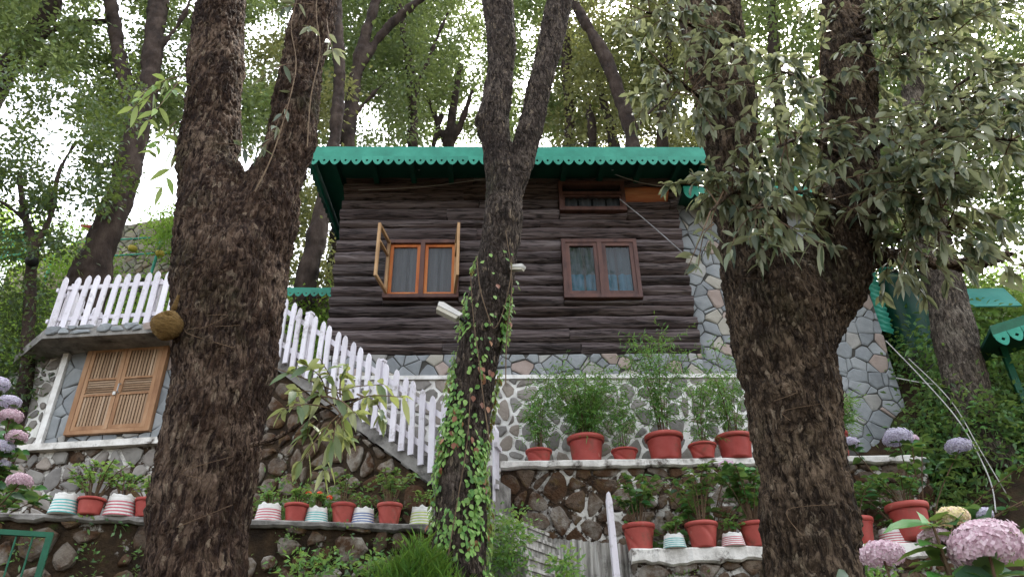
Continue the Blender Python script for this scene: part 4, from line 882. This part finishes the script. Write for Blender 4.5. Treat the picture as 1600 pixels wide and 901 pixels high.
# ================================================================== POTS
def pot_meshes():
    out = {}
    def fin(b, mats, nm): o = b.build(nm, mats, None, True); me = o.data; bpy.data.objects.remove(o); return me
    for kind in ('swirl', 'plain'):
        def fn(a, z_, i):
            if kind == 'plain' or z_ > .74: return .004*math.sin(5*a+z_*9)
            return -.032*max(0, math.sin(3*a+z_*5.5))**8
        pr = [(.36, 0)] + [(.36+.12*t, t*.78) for t in [i/12 for i in range(1, 13)]] + [(.44, .785), (.42, .7)]
        if kind == 'plain': pr = [(.38, 0)] + [(.38+.08*t, t*.84) for t in [i/8 for i in range(1, 9)]] + [(.44, .845), (.42, .7)]
        b = MB(); b.lathe(pr, 72, fn); out[kind] = fin(b, [M['pot']], 'pot')
        z0_ = .76 if kind == 'swirl' else .82
        b = MB(); b.lathe([(.47, z0_), (.515, z0_+.01), (.525, z0_+.1), (.52, z0_+.16), (.505, z0_+.175), (.455, z0_+.165), (.44, z0_)], 40, None, None, False); out[kind+'_rim'] = fin(b, [M['pot']], 'rim')
        b = MB(); b.lathe([(.44, z0_+.06), (.3, z0_+.1), (.001, z0_+.12)], 20, lambda a, z_, i: .012*math.sin(7*a+i), None, False); out[kind+'_soil'] = fin(b, [M['potsoil']], 'soil')
    for c in ('teal', 'red', 'blue', 'green'):
        n = 26; pr = []
        for i in range(n+1):
            t = i/n; pr.append((.5-.1*t + (.008 if (i % 4) < 2 else 0), .86*t))
        b = MB(); b.lathe(pr, 36, lambda a, z_, i: 0, lambda i: (1 if (i % 4) < 2 and i < 19 else 0))
        jag = [(.4, .86), (.385, .86), (.38, .7)]
        b.lathe(jag, 36, None, lambda i: 0, False)
        for i in range(len(b.V)):
            x, y, z_ = b.V[i]
            if z_ > .84: b.V[i] = (x, y, z_+.05*math.sin(5*math.atan2(y, x))+.04*math.sin(9*math.atan2(y, x)+2))
        out[c] = fin(b, [M['bwhite'], M['b'+c]], 'bucket')
    b = MB(); b.lathe([(.39, .72), (.2, .76), (.001, .78)], 20, lambda a, z_, i: .015*math.sin(7*a+i), None, False); out['bsoil'] = fin(b, [M['potsoil']], 'soil')
    return out
PMS = pot_meshes()
def feathery(h, n, spread):                                   # thin feathery stems
    C, D = [], []; b = MB()
    for i in range(n):
        a = rnd.uniform(0, 6.28); tip = Vector((math.cos(a)*spread*rnd.uniform(.3, 1), math.sin(a)*spread*rnd.uniform(.3, 1), h*rnd.uniform(.6, 1)))
        P = catmull([(math.cos(a)*.04, math.sin(a)*.04, 0), (tip.x*.35, tip.y*.35, tip.z*.6), tuple(tip)], 7); b.tube([tuple(p) for p in P], [.006*(1-.6*k/len(P)) for k in range(len(P))], 5)
        for k in range(3, len(P)):
            for _ in range(2):
                q = P[k]; e = np.array([rnd.gauss(0, 1), rnd.gauss(0, 1), rnd.gauss(.1, .5)]); e = e/np.linalg.norm(e)*rnd.uniform(.12, .34)
                for s_ in np.linspace(.15, 1, 8):
                    for _2 in range(1 if h > .5 else 2): C.append(q+e*s_); D.append(e*4+nr.normal(size=3)*.9)
    return b, C, D
def leafy(h, n, spread, per=14, L=.1):
    C, D = [], []; b = MB()
    for i in range(n):
        a = rnd.uniform(0, 6.28); r = spread*rnd.uniform(.2, 1); tip = (math.cos(a)*r, math.sin(a)*r, h*rnd.uniform(.5, 1))
        P = catmull([(math.cos(a)*.03, math.sin(a)*.03, 0), (tip[0]*.5, tip[1]*.5, tip[2]*.65), tip], 5); b.tube([tuple(p) for p in P], [.007*(1-.5*k/len(P)) for k in range(len(P))], 5)
        for k in range(per):
            s_ = rnd.uniform(.35, 1)**.7; q = P[min(int(s_*(len(P)-1)), len(P)-1)]; a2 = rnd.uniform(0, 6.28); C.append(q); D.append(np.array([math.cos(a2), math.sin(a2), rnd.uniform(-.1, .6)]))
    return b, C, D
def flower_head(par, c, r, mat, n=110, flat=.68, nm='flower_head'):
    C, D, Nn = [], [], []
    for i in range(n):
        z_ = 1-1.55*(i+.5)/n; a = i*2.39996; q = np.array([math.sqrt(max(1-z_*z_, 0))*math.cos(a), math.sqrt(max(1-z_*z_, 0))*math.sin(a), z_]); nn_ = q.copy(); q = q*np.array([1, 1, flat])*r*rnd.uniform(.9, 1.06)*(1+.13*noise.noise((q[0]*1.8+c[0]*9, q[1]*1.8, q[2]*1.8+c[2]*9)))
        x = np.cross(nn_, [.3, .5, .8]); x /= np.linalg.norm(x); y = np.cross(nn_, x); a0 = rnd.random()*6
        for k in range(4):
            C.append(q+np.array(c)); D.append(x*math.cos(a0+k*1.571)+y*math.sin(a0+k*1.571)+nn_*.25); Nn.append(nn_)
    s_ = r*2.5/math.sqrt(n); return leaf_mesh(nm, C, D, s_*nr.uniform(.85, 1.15, len(C)), s_*.95, mat, par, False, .02, Nn, .04)
def potted(u, vb, vt, wd, kind, F_=None, Zs=None, Y=None, plant=None, label='', grp=None, lean=0):
    P = PZ(u, vb, Zs); P.y += .5*wd*mpp(P)*.95; P.z = Zs-.002            # front of the base sits near the ledge edge
    W_ = wd*mpp(P)*(.97 if kind in ('swirl', 'plain') else 1); hpx = (vb-vt)*mpp(P)/math.cos(math.atan2(Zs-1.6, P.y))
    isb = kind in ('teal', 'red', 'blue', 'green')
    nm = 'bucket_planter' if isb else 'potted_plant'
    t = thing(nm, label, 'planter' if isb else 'potted plant', P, rnd.uniform(0, 6), grp)
    kz = hpx/(.93 if not isb else .9); k = W_/(1.05 if not isb else 1.0)
    pb = inst(PMS[kind], 'bucket' if isb else 'pot', t, (0, 0, 0), (lean, 0, 0), (k, k, kz))
    if not isb: inst(PMS[kind+'_rim'], 'rim', pb)
    inst(PMS['bsoil' if isb else kind+'_soil'], 'soil', pb)
    top = .8*kz
    if plant:
        typ, h, n, sp = plant[:4]
        if typ == 'feather':
            b, C, D = feathery(h, n, sp); mt = M['feather']; Ls, Ws = .06, .008
            o = b.build('stem', M['twig'], t); o.location = (0, 0, top)
            C = np.array(C); l = leaf_mesh('foliage', C, D, nr.uniform(.05, .11, len(C)), .014, mt, t, False, .25); l.location = (0, 0, top)
        else:
            L = plant[4] if len(plant) > 4 else .11; mt = M[plant[5]] if len(plant) > 5 else M['hydleaf']
            b, C, D = leafy(h, n, sp, 13, L); o = b.build('stem', M['twig'], t); o.location = (0, 0, top)
            l = leaf_mesh('foliage', C, D, L*nr.uniform(.6, 1.15, len(C)), L*.5*nr.uniform(.85, 1.15, len(C)), mt, t, True, .3); l.location = (0, 0, top)
    return t
TR = dict(Zs=TZ)
potted(843, 720, 698, 44, 'swirl', Zs=TZ, plant=('feather', .95, 6, .3), label='small swirled red pot with sparse drooping plant at the terrace end by the narrow fence')
potted(920, 718, 678, 62, 'plain', Zs=TZ, plant=('feather', 1.0, 24, .62), label='large plain red pot holding the bushiest feathery plant')
potted(980, 716, 697, 44, 'swirl', Zs=TZ, plant=('feather', .7, 4, .12), label='small swirled red pot with one thin stem between two large pots')
potted(1047, 713, 674, 64, 'plain', Zs=TZ, plant=('feather', 1.55, 12, .5), label='large plain red pot holding the tallest feathery plant reaching the logs')
potted(1105, 711, 688, 46, 'swirl', Zs=TZ, plant=('feather', 1.0, 5, .4), label='small red pot with wispy stems beside the tallest feathery plant')
potted(1160, 710, 675, 62, 'plain', Zs=TZ, plant=('feather', 1.2, 8, .5), label='large plain red pot with feathery plant half hidden by the thick oak')
potted(1318, 706, 672, 46, 'plain', Zs=TZ, plant=('feather', .6, 22, .3), label='red pot with soft green feathery plant under the slate wing end')
potted(1005, 857, 816, 54, 'swirl', Zs=LZ, plant=('leafy', .62, 16, .32, .12), label='swirled red pot with leafy shrub next to the white post', grp=None)
potted(1058, 853, 832, 37, 'teal', Zs=LZ, plant=('leafy', .2, 8, .14, .07, 'shrub'), label='small teal striped bucket between two swirled red pots')
potted(1106, 851, 813, 54, 'swirl', Zs=LZ, plant=('leafy', .7, 10, .25, .1, 'under'), label='swirled red pot with thin upright shrub between two striped buckets')
potted(1151, 850, 830, 37, 'red', Zs=LZ, plant=('leafy', .2, 6, .12, .07, 'shrub'), label='small red striped bucket beside the thick oak trunk')
potted(1192, 850, 813, 54, 'swirl', Zs=LZ, plant=('leafy', .7, 22, .38, .13), label='swirled red pot with glossy leafy shrub partly behind the thick oak')
potted(1357, 847, 806, 54, 'swirl', Zs=LZ, plant=('leafy', .45, 14, .3, .1), label='swirled red pot beside the red ringed bucket below the hydrangea bank')
potted(1410, 848, 822, 48, 'red', Zs=LZ, plant=('leafy', .15, 8, .14, .06, 'shrub'), label='white bucket with red rings beside the largest tilted pot')
potted(1446, 838, 786, 68, 'plain', Zs=LZ+.03, plant=('leafy', .5, 14, .4, .1), label='largest red pot behind the blossoming pink hydrangea')
L_ = [(86, 799, 768, 42, 'teal', None, 'teal striped bucket beside the mauve hydrangeas'), (127, 800, 776, 44, 'plain', ('leafy', .4, 16, .3, .07, 'shrub'), 'plain red pot with bushy fern between teal and red striped buckets'),
      (174, 803, 770, 48, 'red', ('leafy', .25, 8, .2, .06, 'shrub'), 'wide red striped bucket below the shutters'), (217, 804, 776, 40, 'swirl', ('leafy', .25, 8, .2, .06, 'shrub'), 'swirled red pot beside the massive oak below the shutters'), (247, 805, 776, 40, 'blue', None, 'blue striped bucket tucked against the massive oak'),
      (412, 812, 784, 42, 'red', ('leafy', .15, 6, .1, .05, 'shrub'), 'red striped bucket right against the massive oak trunk'), (455, 813, 786, 40, 'plain', ('leafy', .2, 7, .16, .06, 'shrub'), 'plain red pot between red striped and teal striped buckets'),
      (489, 815, 790, 38, 'teal', ('leafy', .18, 10, .12, .06, 'shrub'), 'teal striped bucket with small red blooms between red pots'), (530, 817, 784, 40, 'swirl', ('leafy', .35, 10, .25, .06, 'under'), 'swirled red pot between teal and blue striped buckets'),
      (563, 818, 791, 38, 'blue', ('leafy', .15, 5, .1, .05, 'shrub'), 'blue striped bucket between two swirled red pots'), (604, 817, 784, 42, 'swirl', ('leafy', .4, 14, .3, .07, 'under'), 'swirled red pot with dark bushy plant near the ivy trunk'), (656, 818, 789, 38, 'green', ('leafy', .2, 6, .15, .05, 'shrub'), 'white and green bucket beside the ivy trunk')]
for u, vb, vt, wd, kd, plnt, lab in L_:
    t = potted(u, vb, vt, wd, kd, Zs=KZ, plant=plnt, label=lab)
    if 'blooms' in lab:
        M['f_red'] = leafmat('petal_red', ['c83a20', 'e05a30'], None, .2)
        for k in range(4): flower_head(t, (rnd.uniform(-.1, .1), rnd.uniform(-.1, .1), .3+rnd.uniform(-.05, .03)), .022, M['f_red'], 8, nm='bloom')

# ================================================================== shrubs, hydrangeas, undergrowth
def hydrangea(label, base_, stems, leafL=.13, nl=18, extra=0, spread=.3):
    """stems: list of (world head position, radius, colour)"""
    t = thing('hydrangea', label, 'hydrangea', base_); B = Vector(base_); b = MB(); C, D = [], []
    allst = [(Vector(p)-B, r, c) for p, r, c in stems]
    for i in range(extra): 
        q = allst[i % len(allst)][0] if allst else Vector((0, 0, .6)); allst.append((q+Vector((rnd.gauss(0, spread), rnd.gauss(0, spread), -abs(rnd.gauss(.12, .15)))), 0, None))
    for q, r, c in allst:
        P = catmull([(rnd.uniform(-.05, .05), rnd.uniform(-.05, .05), 0), (q.x*.4, q.y*.4, q.z*.55), (q.x, q.y, q.z-r*.3)], 6); b.tube([tuple(p) for p in P], [.009*(1-.4*k/len(P)) for k in range(len(P))], 6)
        for k in range(nl):
            s_ = rnd.uniform(.4, 1.0)**.6; p = P[min(int(s_*len(P)), len(P)-1)]*1.0; a2 = rnd.uniform(0, 6.28); C.append(p); D.append(np.array([math.cos(a2), math.sin(a2), rnd.uniform(-.05, .5)]))
    b.build('stem', M['twig'], t); leaf_mesh('leaves', C, D, leafL*nr.uniform(.65, 1.2, len(C)), leafL*.58*nr.uniform(.85, 1.15, len(C)), M['hydleaf'], t, True, .3)
    for q, r, c in allst:
        if c: flower_head(t, tuple(q), r, M['f_'+c], max(70, int(300*min(r/.1, 1.6))))
    return t
def hp(u, v, Y, wpx): P = PY(u, v, Y); return P, wpx/2*mpp(P)
Yh = 3.0
hydrangea('blossoming hydrangea with huge pink and cream heads in front of the ledge', (PY(1500, 850, 3.05).x, 3.05, H(2, 3.05)-.05),
          [(*hp(1541, 852, 2.95, 108), 'pink'), (*hp(1462, 842, 3.1, 50), 'pink'), (*hp(1488, 808, 3.1, 46), 'cream'), (*hp(1537, 802, 3.3, 26), 'lilac')], .17, 20, 26, .2)
p_, r_ = hp(1379, 866, 3.6, 62); hydrangea('hydrangea with one pink head at the foot of the thick oak', (p_.x+.1, 3.6, H(2, 3.6)-.05), [(p_, r_, 'pink')], .13, 10, 5, .12)
hydrangea('hydrangea with lilac heads on the bank behind the ledge pots', (PY(1420, 760, 8.55).x, 8.55, LZ-.2), [(*hp(1403, 684, 8.4, 42), 'lilac'), (*hp(1425, 686, 8.6, 20), 'pale'), (*hp(1497, 697, 8.4, 36), 'lilac'), (*hp(1328, 692, 8.3, 26), 'lilac')], .15, 16, 60, .45)
hydrangea('leafy hydrangea with one pale pink head behind the swirled pots', (PY(1100, 800, 8.75).x, 8.72, LZ-.05), [(*hp(1136, 728, 8.5, 26), 'pale'), (PY(1020, 745, 8.55), .0, None), (PY(1180, 760, 8.55), .0, None)], .13, 12, 26, .3)
hydrangea('mauve hydrangea beside the teal striped bucket', (PY(-15, 790, 7.3).x, 7.3, KZ-.03), [(*hp(16, 628, 7.0, 30), 'lilac'), (*hp(16, 651, 7.0, 34), 'pink'), (*hp(26, 683, 7.0, 30), 'pink'), (*hp(4, 700, 7.0, 34), 'lilac'), (*hp(31, 752, 6.9, 36), 'pink'), (*hp(-2, 600, 7.2, 30), 'lilac'), (*hp(5, 725, 7.1, 20), 'lilac')], .14, 12, 14, .2)
def scatter(n, x0, x1, y0, y1, h0, h1, cond=None):
    out = []
    while len(out) < n:
        x, y = rnd.uniform(x0, x1), rnd.uniform(y0, y1)
        if cond and not cond(x, y): continue
        out.append((x, y, H(x, y)+rnd.uniform(h0, h1)))
    return np.array(out)
def mass(name, label, cs, rad, per, L, mat, Wf=.45):
    C, D = clumps(cs, rad, per, .1); D[:, 2] += .05
    o = leaf_mesh(name, C, D, L*nr.uniform(.6, 1.3, len(C)), L*Wf*nr.uniform(.8, 1.2, len(C)), mat, None); tag(o, label, 'undergrowth', None, 'stuff'); return o
blk = lambda x, y: not (x < wx1-2.7+ca.o.x+2.7 and y > 9.5)
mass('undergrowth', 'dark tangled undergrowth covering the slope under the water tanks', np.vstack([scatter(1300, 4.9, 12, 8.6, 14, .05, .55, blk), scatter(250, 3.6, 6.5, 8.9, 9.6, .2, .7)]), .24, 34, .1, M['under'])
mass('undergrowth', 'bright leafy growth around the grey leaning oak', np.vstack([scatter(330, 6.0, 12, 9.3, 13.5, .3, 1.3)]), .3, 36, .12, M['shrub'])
mass('undergrowth', 'greenery with painted sunlight on the hillside behind the slab fence', np.vstack([scatter(420, -13, -6.9, 9.9, 13.8, .1, .8), scatter(160, -9, -5, 11.2, 13.5, .1, .5), scatter(120, -5, -2.9, 10.6, 12.4, .1, .8), region(150, -60, 150, 320, 420, 12.5, 14, .0, 31, 40), region(60, 150, 330, 330, 420, 13.3, 14.2, .12, 32, 40)]), .28, 36, .1, M['underlit'])
mass('undergrowth', 'dark foliage clinging below the slab corner', np.array([tuple(PY(rnd.uniform(-40, 70), rnd.uniform(440, 640), rnd.uniform(9.7, 10.3))) for _ in range(110)]), .22, 34, .09, M['darkleaf'])
mass('undergrowth', 'low weeds along the planter terrace below the stair', np.array([tuple(kw.w(rnd.uniform(kl*.58, kl*.93), rnd.uniform(.75, 1.4), KZ+rnd.uniform(.05, .5))) for _ in range(130)]), .15, 26, .07, M['under'])
mass('undergrowth', 'small weeds creeping over the planter ledge face', np.array([tuple(kw.w(rnd.uniform(0, kl), -.03, KZ-rnd.uniform(.05, .95))) for _ in range(70)]), .08, 18, .05, M['under'])
mass('undergrowth', 'small weeds creeping over the whitewashed ledge face', np.array([tuple(lw.w(rnd.uniform(0, ll), -.03, LZ-rnd.uniform(.25, .8))) for _ in range(40)]), .08, 18, .05, M['under'])
mass('undergrowth', 'ferny growth at the stair foot beside the ivy trunk', np.array([tuple(PY(rnd.uniform(770, 815), rnd.uniform(800, 890), rnd.uniform(6.9, 7.3))) for _ in range(40)]), .12, 26, .06, M['shrub'])
# grass tuft by the ivy trunk
gC, gD = [], []
for i in range(2600):
    u = rnd.gauss(655, 38); x = PY(u, 870, 6.35).x; y = 6.35+rnd.uniform(-.2, .25); tz = 2.45+rnd.uniform(-.2, .45)*max(0, 1-abs(u-655)/90)
    gC.append((x, y, tz)); gD.append((rnd.gauss(0, .35), rnd.gauss(-.15, .3), 1))
o = leaf_mesh('grass', gC, gD, nr.uniform(.12, .3, len(gC)), .008, M['grass'], None, False, .3); tag(o, 'bright green grass tuft at the foot of the ivy trunk', 'grass', None, 'stuff')
mass('undergrowth', 'low plants poking up along the planter wall foot', np.array([tuple(PY(rnd.choice((rnd.gauss(600, 25), rnd.gauss(480, 20), rnd.gauss(1350, 20), rnd.gauss(880, 10))), rnd.uniform(870, 930), 6.5)) for _ in range(70)]), .1, 22, .07, M['shrub'])

# ================================================================== things on the slope, right
def cyl_tank(u, v0, v1, wd, Y, lab, mat):
    P = PY(u, v1, Y); Tp = PY(u, v0, Y); r = wd/2*mpp(P); h = Tp.z-P.z; t = thing('water_tank', lab, 'water tank', P)
    pr = [(r*.97, 0)]; n = 26
    for i in range(n+1): pr.append((r*(1+.02*(1 if (i % 5) == 0 else 0)), h*.88*i/n))
    pr += [(r*.8, h*.95), (r*.4, h), (r*.39, h*1.03), (.001, h*1.03)]
    b = MB(); b.lathe(pr, 48); tb_ = b.build('body', mat, t, True)
    b = MB(); b.lathe([(r*.33, h*1.03), (r*.33, h*1.08), (r*.28, h*1.1), (.001, h*1.1)], 24, None, None, False); b.build('lid', M['black'], tb_, True); 
    b = MB(); b.box(-r*1.1, r*1.1, -r*1.1, r*1.1, -1.5, -.01); b.build('stand', M['grout'], t); return t
cyl_tank(1436, 436, 565, 78, 11.0, 'dark green ringed water tank on the slope beside the grey oak', M['tank'])
def corr(u0, u1, v0, v1, Y, lab, yaw=0):
    A = PY((u0+u1)/2, v1, Y); h = PY((u0+u1)/2, v0, Y).z-A.z; wd = (u1-u0)*mpp(A); b = MB(); n = 60; V = []
    for i in range(n+1):
        z_ = h*i/n; y_ = .02*math.sin(i*2*math.pi/4)
        V += [(-wd/2, y_, z_), (wd/2, y_, z_), (wd/2, y_+.012, z_), (-wd/2, y_+.012, z_)]
    Fc = [(4*i+j, 4*i+(j+1) % 4, 4*i+4+(j+1) % 4, 4*i+4+j) for i in range(n) for j in range(4)] + [(3, 2, 1, 0), (4*n, 4*n+1, 4*n+2, 4*n+3)]
    o = mesh('corrugated_sheet', V, Fc, M['sheet'], None, True); o.location = A; o.rotation_euler = (0, 0, yaw); tag(o, lab, 'metal sheet'); return o
corr(1366, 1404, 396, 518, 10.5, 'green corrugated sheet leaning next to the slate wing end', .5); corr(1388, 1412, 405, 470, 11.3, 'narrow green corrugated sheet beside the water tank', -.4)
# turquoise tarp roof behind
A = PY(1535, 452, 10.2); o = mesh('tarp', [(-.3, 0, -.3), (.6, .1, -.25), (.65, .4, .25), (-.25, .35, .22), (-.3, .02, -.31), (.6, .12, -.26), (.65, .42, .24), (-.25, .37, .21)], [(0, 1, 2, 3), (7, 6, 5, 4), (0, 4, 5, 1), (1, 5, 6, 2), (2, 6, 7, 3), (3, 7, 4, 0)], M['aqua']); o.location = A; tag(o, 'pale turquoise tarpaulin behind the grey leaning oak', 'tarpaulin')
# neighbouring scalloped roof corner, far right
P = PY(1552, 528, 8.6); nr_ = thing('shed_roof', 'dark green roof corner with scalloped edge over the slope', 'roof', P, math.radians(-18))
b = MB(); b.add([(0, 0, .1), (2.2, 0, .54), (2.2, 1.1, .54), (0, 1.1, .1), (0, 0, .14), (2.2, 0, .58), (2.2, 1.1, .58), (0, 1.1, .14)], [(0, 3, 2, 1), (4, 5, 6, 7), (0, 1, 5, 4), (1, 2, 6, 5), (2, 3, 7, 6), (3, 0, 4, 7)]); b.build('roof_sheet', M['green_dark'], nr_)
sm = scallop_mesh(.16, .18)
b = MB(); b.add([(0, -.03, .0), (2.2, -.03, .44), (2.2, 0, .44), (0, 0, .0), (0, -.03, .16), (2.2, -.03, .6), (2.2, 0, .6), (0, 0, .16)], [(0, 3, 2, 1), (4, 5, 6, 7), (0, 1, 5, 4), (1, 2, 6, 5), (2, 3, 7, 6), (3, 0, 4, 7)]); vo = b.build('valance', M['green_rail'], nr_)
for i in range(13): inst(sm, 'scallop', vo, (.165*i, -.035, .03+.033*i), (0, -math.atan2(.44, 2.2), 0))
for x_ in (.3, 1.9):
    b = MB(); b.box(x_-.04, x_+.04, .7, .78, -4, .1+x_*.2); b.build('post', M['green_rail'], nr_)
# pipes over the slope
for i, (pts, r) in enumerate([([(1384, 532, 9.6), (1440, 590, 9.2), (1500, 660, 8.8), (1545, 745, 8.4), (1556, 800, 8.2)], .0075), ([(1420, 560, 9.5), (1485, 625, 9.0), (1530, 700, 8.6), (1572, 770, 8.3)], .006), ([(1400, 590, 9.6), (1460, 600, 9.4), (1520, 598, 9.3)], .008)]):
    b = MB(); Q = catmull([tuple(PY(*p)) for p in pts], 5); b.tube([tuple(q) for q in Q], r, 8); o = b.build('water_pipe', M['pipe'], None, True)
    tag(o, ['long grey water pipe running down from the slate wing corner', 'thin grey pipe beside the long pipe on the slope', 'short grey pipe lying across the undergrowth'][i], 'pipe')
# cables
def cable(pts, r, lab, mat):
    b = MB(); Q = catmull([tuple(p) for p in pts], 6); b.tube([tuple(q) for q in Q], r, 6); o = b.build('cable', M[mat]); tag(o, lab, 'cable')
cw_ = lambda u, v, off: ca.w(*(lambda q: (q[0], off, q[1]))(ca.px(u, v, off)))
cable([cw_(968, 311, -.1), cw_(1010, 345, -.12), cw_(1066, 394, -.1)], .007, 'pale cable slanting from the upper window to the slate wing', 'grey_metal')
cable([cw_(940, 265, -.12), cw_(1000, 285, -.1), cw_(1060, 294, -.1)], .007, 'grey cable under the eave beside the bare orange log', 'pipe')
cable([cw_(560, 297, -.1), cw_(660, 292, -.12), cw_(755, 280, -.15)], .005, 'thin cable drooping across the upper logs', 'pipe')
cable([PY(870, 230, 10.8), PY(980, 214, 10.2), PY(1080, 196, 9.5), PY(1300, 150, 8)], .008, 'black overhead wire above the roof', 'black')

# ================================================================== background, left: hillside path
hwf = Fr(PY(100, 400, 15.2), PY(420, 400, 14.2), 0)
hwz = hwf.px(200, 440)[1]
hw_ = thing('hillside_wall', 'pale rubble retaining wall on the hillside behind the slab fence', 'stone wall', hwf.w(0, 0, hwz), hwf.yaw)
zt = hwf.px(200, 352)[1]-hwz
b = MB(); b.prism([(-1.5, -1.5), (hwf.L, -1.5), (hwf.L, zt+.2), (1, zt), (-1.5, zt-.9)], .02, .6); b.build('mortar_bed', M['grout'], hw_)
stones(hw_, [(-1.5, 0), (hwf.L*.75, 0), (hwf.L*.75, zt+.1), (1, zt), (-1.5, zt-.9)], .24, .14, .02, .04, M['palestone'], y=.02, smooth=0, bulge=.4)
rl = thing('path_railing', 'teal tubular railing along the hillside path', 'railing', hwf.w(0, -.5, hwz), hwf.yaw)
for x_ in (.2, 1.6, 3.0):
    b = MB(); b.tube([(x_, 0, -.6), (x_+.06, 0, .95)], .035, 8); b.build('post', M['teal_rail'], rl)
for z_ in (.35, .8):
    b = MB(); b.tube([(-.5, -.04, z_+.25), (3.8, -.04, z_-.1)], .02, 8); b.build('rail', M['teal_rail'], rl)
for u, v, lab in ((250, 396, 'yellow hanging flower basket by the teal railing'), (207, 388, 'faded hanging basket beside the teal railing'), (153, 330, 'small yellow basket near the red roof edge')):
    P = PY(u, v, 13.6); t = thing('hanging_basket', lab, 'basket', P); b = MB(); b.lathe([(.03, -.07), (.08, -.05), (.1, .02), (.095, .03), (.001, .025)], 18); b.build('bowl', M['yellow'], t, True)
    C, D = clumps([(0, 0, .04)], .08, 50); leaf_mesh('flowers', C, D, .06, .04, M['canopyY'], t)
    b = MB(); b.tube([(.12, 0, .03), (.02, 0, .5)], .006, 5); b.tube([(-.12, 0, .03), (.02, 0, .5)], .006, 5); b.build('hanger', M['pipe'], t)
P = PY(140, 345, 16); o = mesh('roof_sheet', [(-.2, 0, -.1), (2.0, -.3, -.55), (2.0, .5, -.4), (-.2, .8, .1), (-.2, 0, -.18), (2.0, -.3, -.63), (2.0, .5, -.48), (-.2, .8, .02)], [(0, 1, 2, 3), (7, 6, 5, 4), (0, 4, 5, 1), (1, 5, 6, 2), (2, 6, 7, 3), (3, 7, 4, 0)], M['brick']); o.location = P; tag(o, 'rusty red sheet roof edge on the hillside', 'roof')
# green awning left of the cabin
P = PY(436, 452, 11.0); aw = thing('awning', 'green corrugated awning with scalloped edge behind the stair fence', 'awning', P, .05)
V = []; n = 48
for i in range(n+1):
    x_ = 1.1*i/n; z_ = .02*math.sin(i*1.3); V += [(x_, 0, z_), (x_, .9, z_+.5), (x_, .9, z_+.51), (x_, 0, z_+.012)]
mesh('roof_sheet', V, [(4*i+j, 4*i+4+j, 4*i+4+(j+1) % 4, 4*i+(j+1) % 4) for i in range(n) for j in range(4)], M['green_roof'], aw, True)
valance(aw, 0, 1.1, -.02, .03, -.05, .13, .14)
for x_ in (.06, 1.04):
    b = MB(); b.box(x_-.03, x_+.03, .02, .08, -1.5, 0); b.build('post', M['green_rail'], aw)
# green mesh panel on the hillside, far left
P = PY(-30, 402, 11.6); gm = thing('mesh_fence', 'teal wire mesh panel on the hillside behind the small leafy tree', 'fence', P, .1)
for i in range(14):
    b = MB(); b.bar((i*.07, 0, 0), (i*.07+.1, 0, .62), .012, .012); b.build('wire', M['teal_rail'], gm)
for i in range(7):
    b = MB(); b.bar((0, .013, i*.1), (1.0, .013, i*.1), .012, .012); b.build('wire', M['teal_rail'], gm)
# green metal railing, lower left corner
A, B = PY(-20, 836, 5.2), PY(80, 829, 5.35); rf = Fr(A, B, 0)
gr = thing('metal_railing', 'dark green metal railing below the planter ledge', 'railing', rf.w(0, 0, 1.4), rf.yaw); hz = (A.z+B.z)/2-1.4
b = MB(); b.bar((-1.2, 0, hz), (rf.L, 0, hz), .035, .035); b.build('rail', M['green_rail'], gr)
b = MB(); b.box(rf.L-.02, rf.L+.02, -.02, .02, 0, hz+.018); b.build('post', M['green_rail'], gr)
for i in range(15):
    b = MB(); b.tube([(rf.L-.1-i*.1, 0, .1), (rf.L-.1-i*.1, 0, hz-.018)], .007, 6); b.build('bar', M['green_rail'], gr)
b = MB(); b.bar((-1.2, 0, .1), (rf.L-.02, 0, .1), .025, .025); b.build('rail', M['green_rail'], gr)
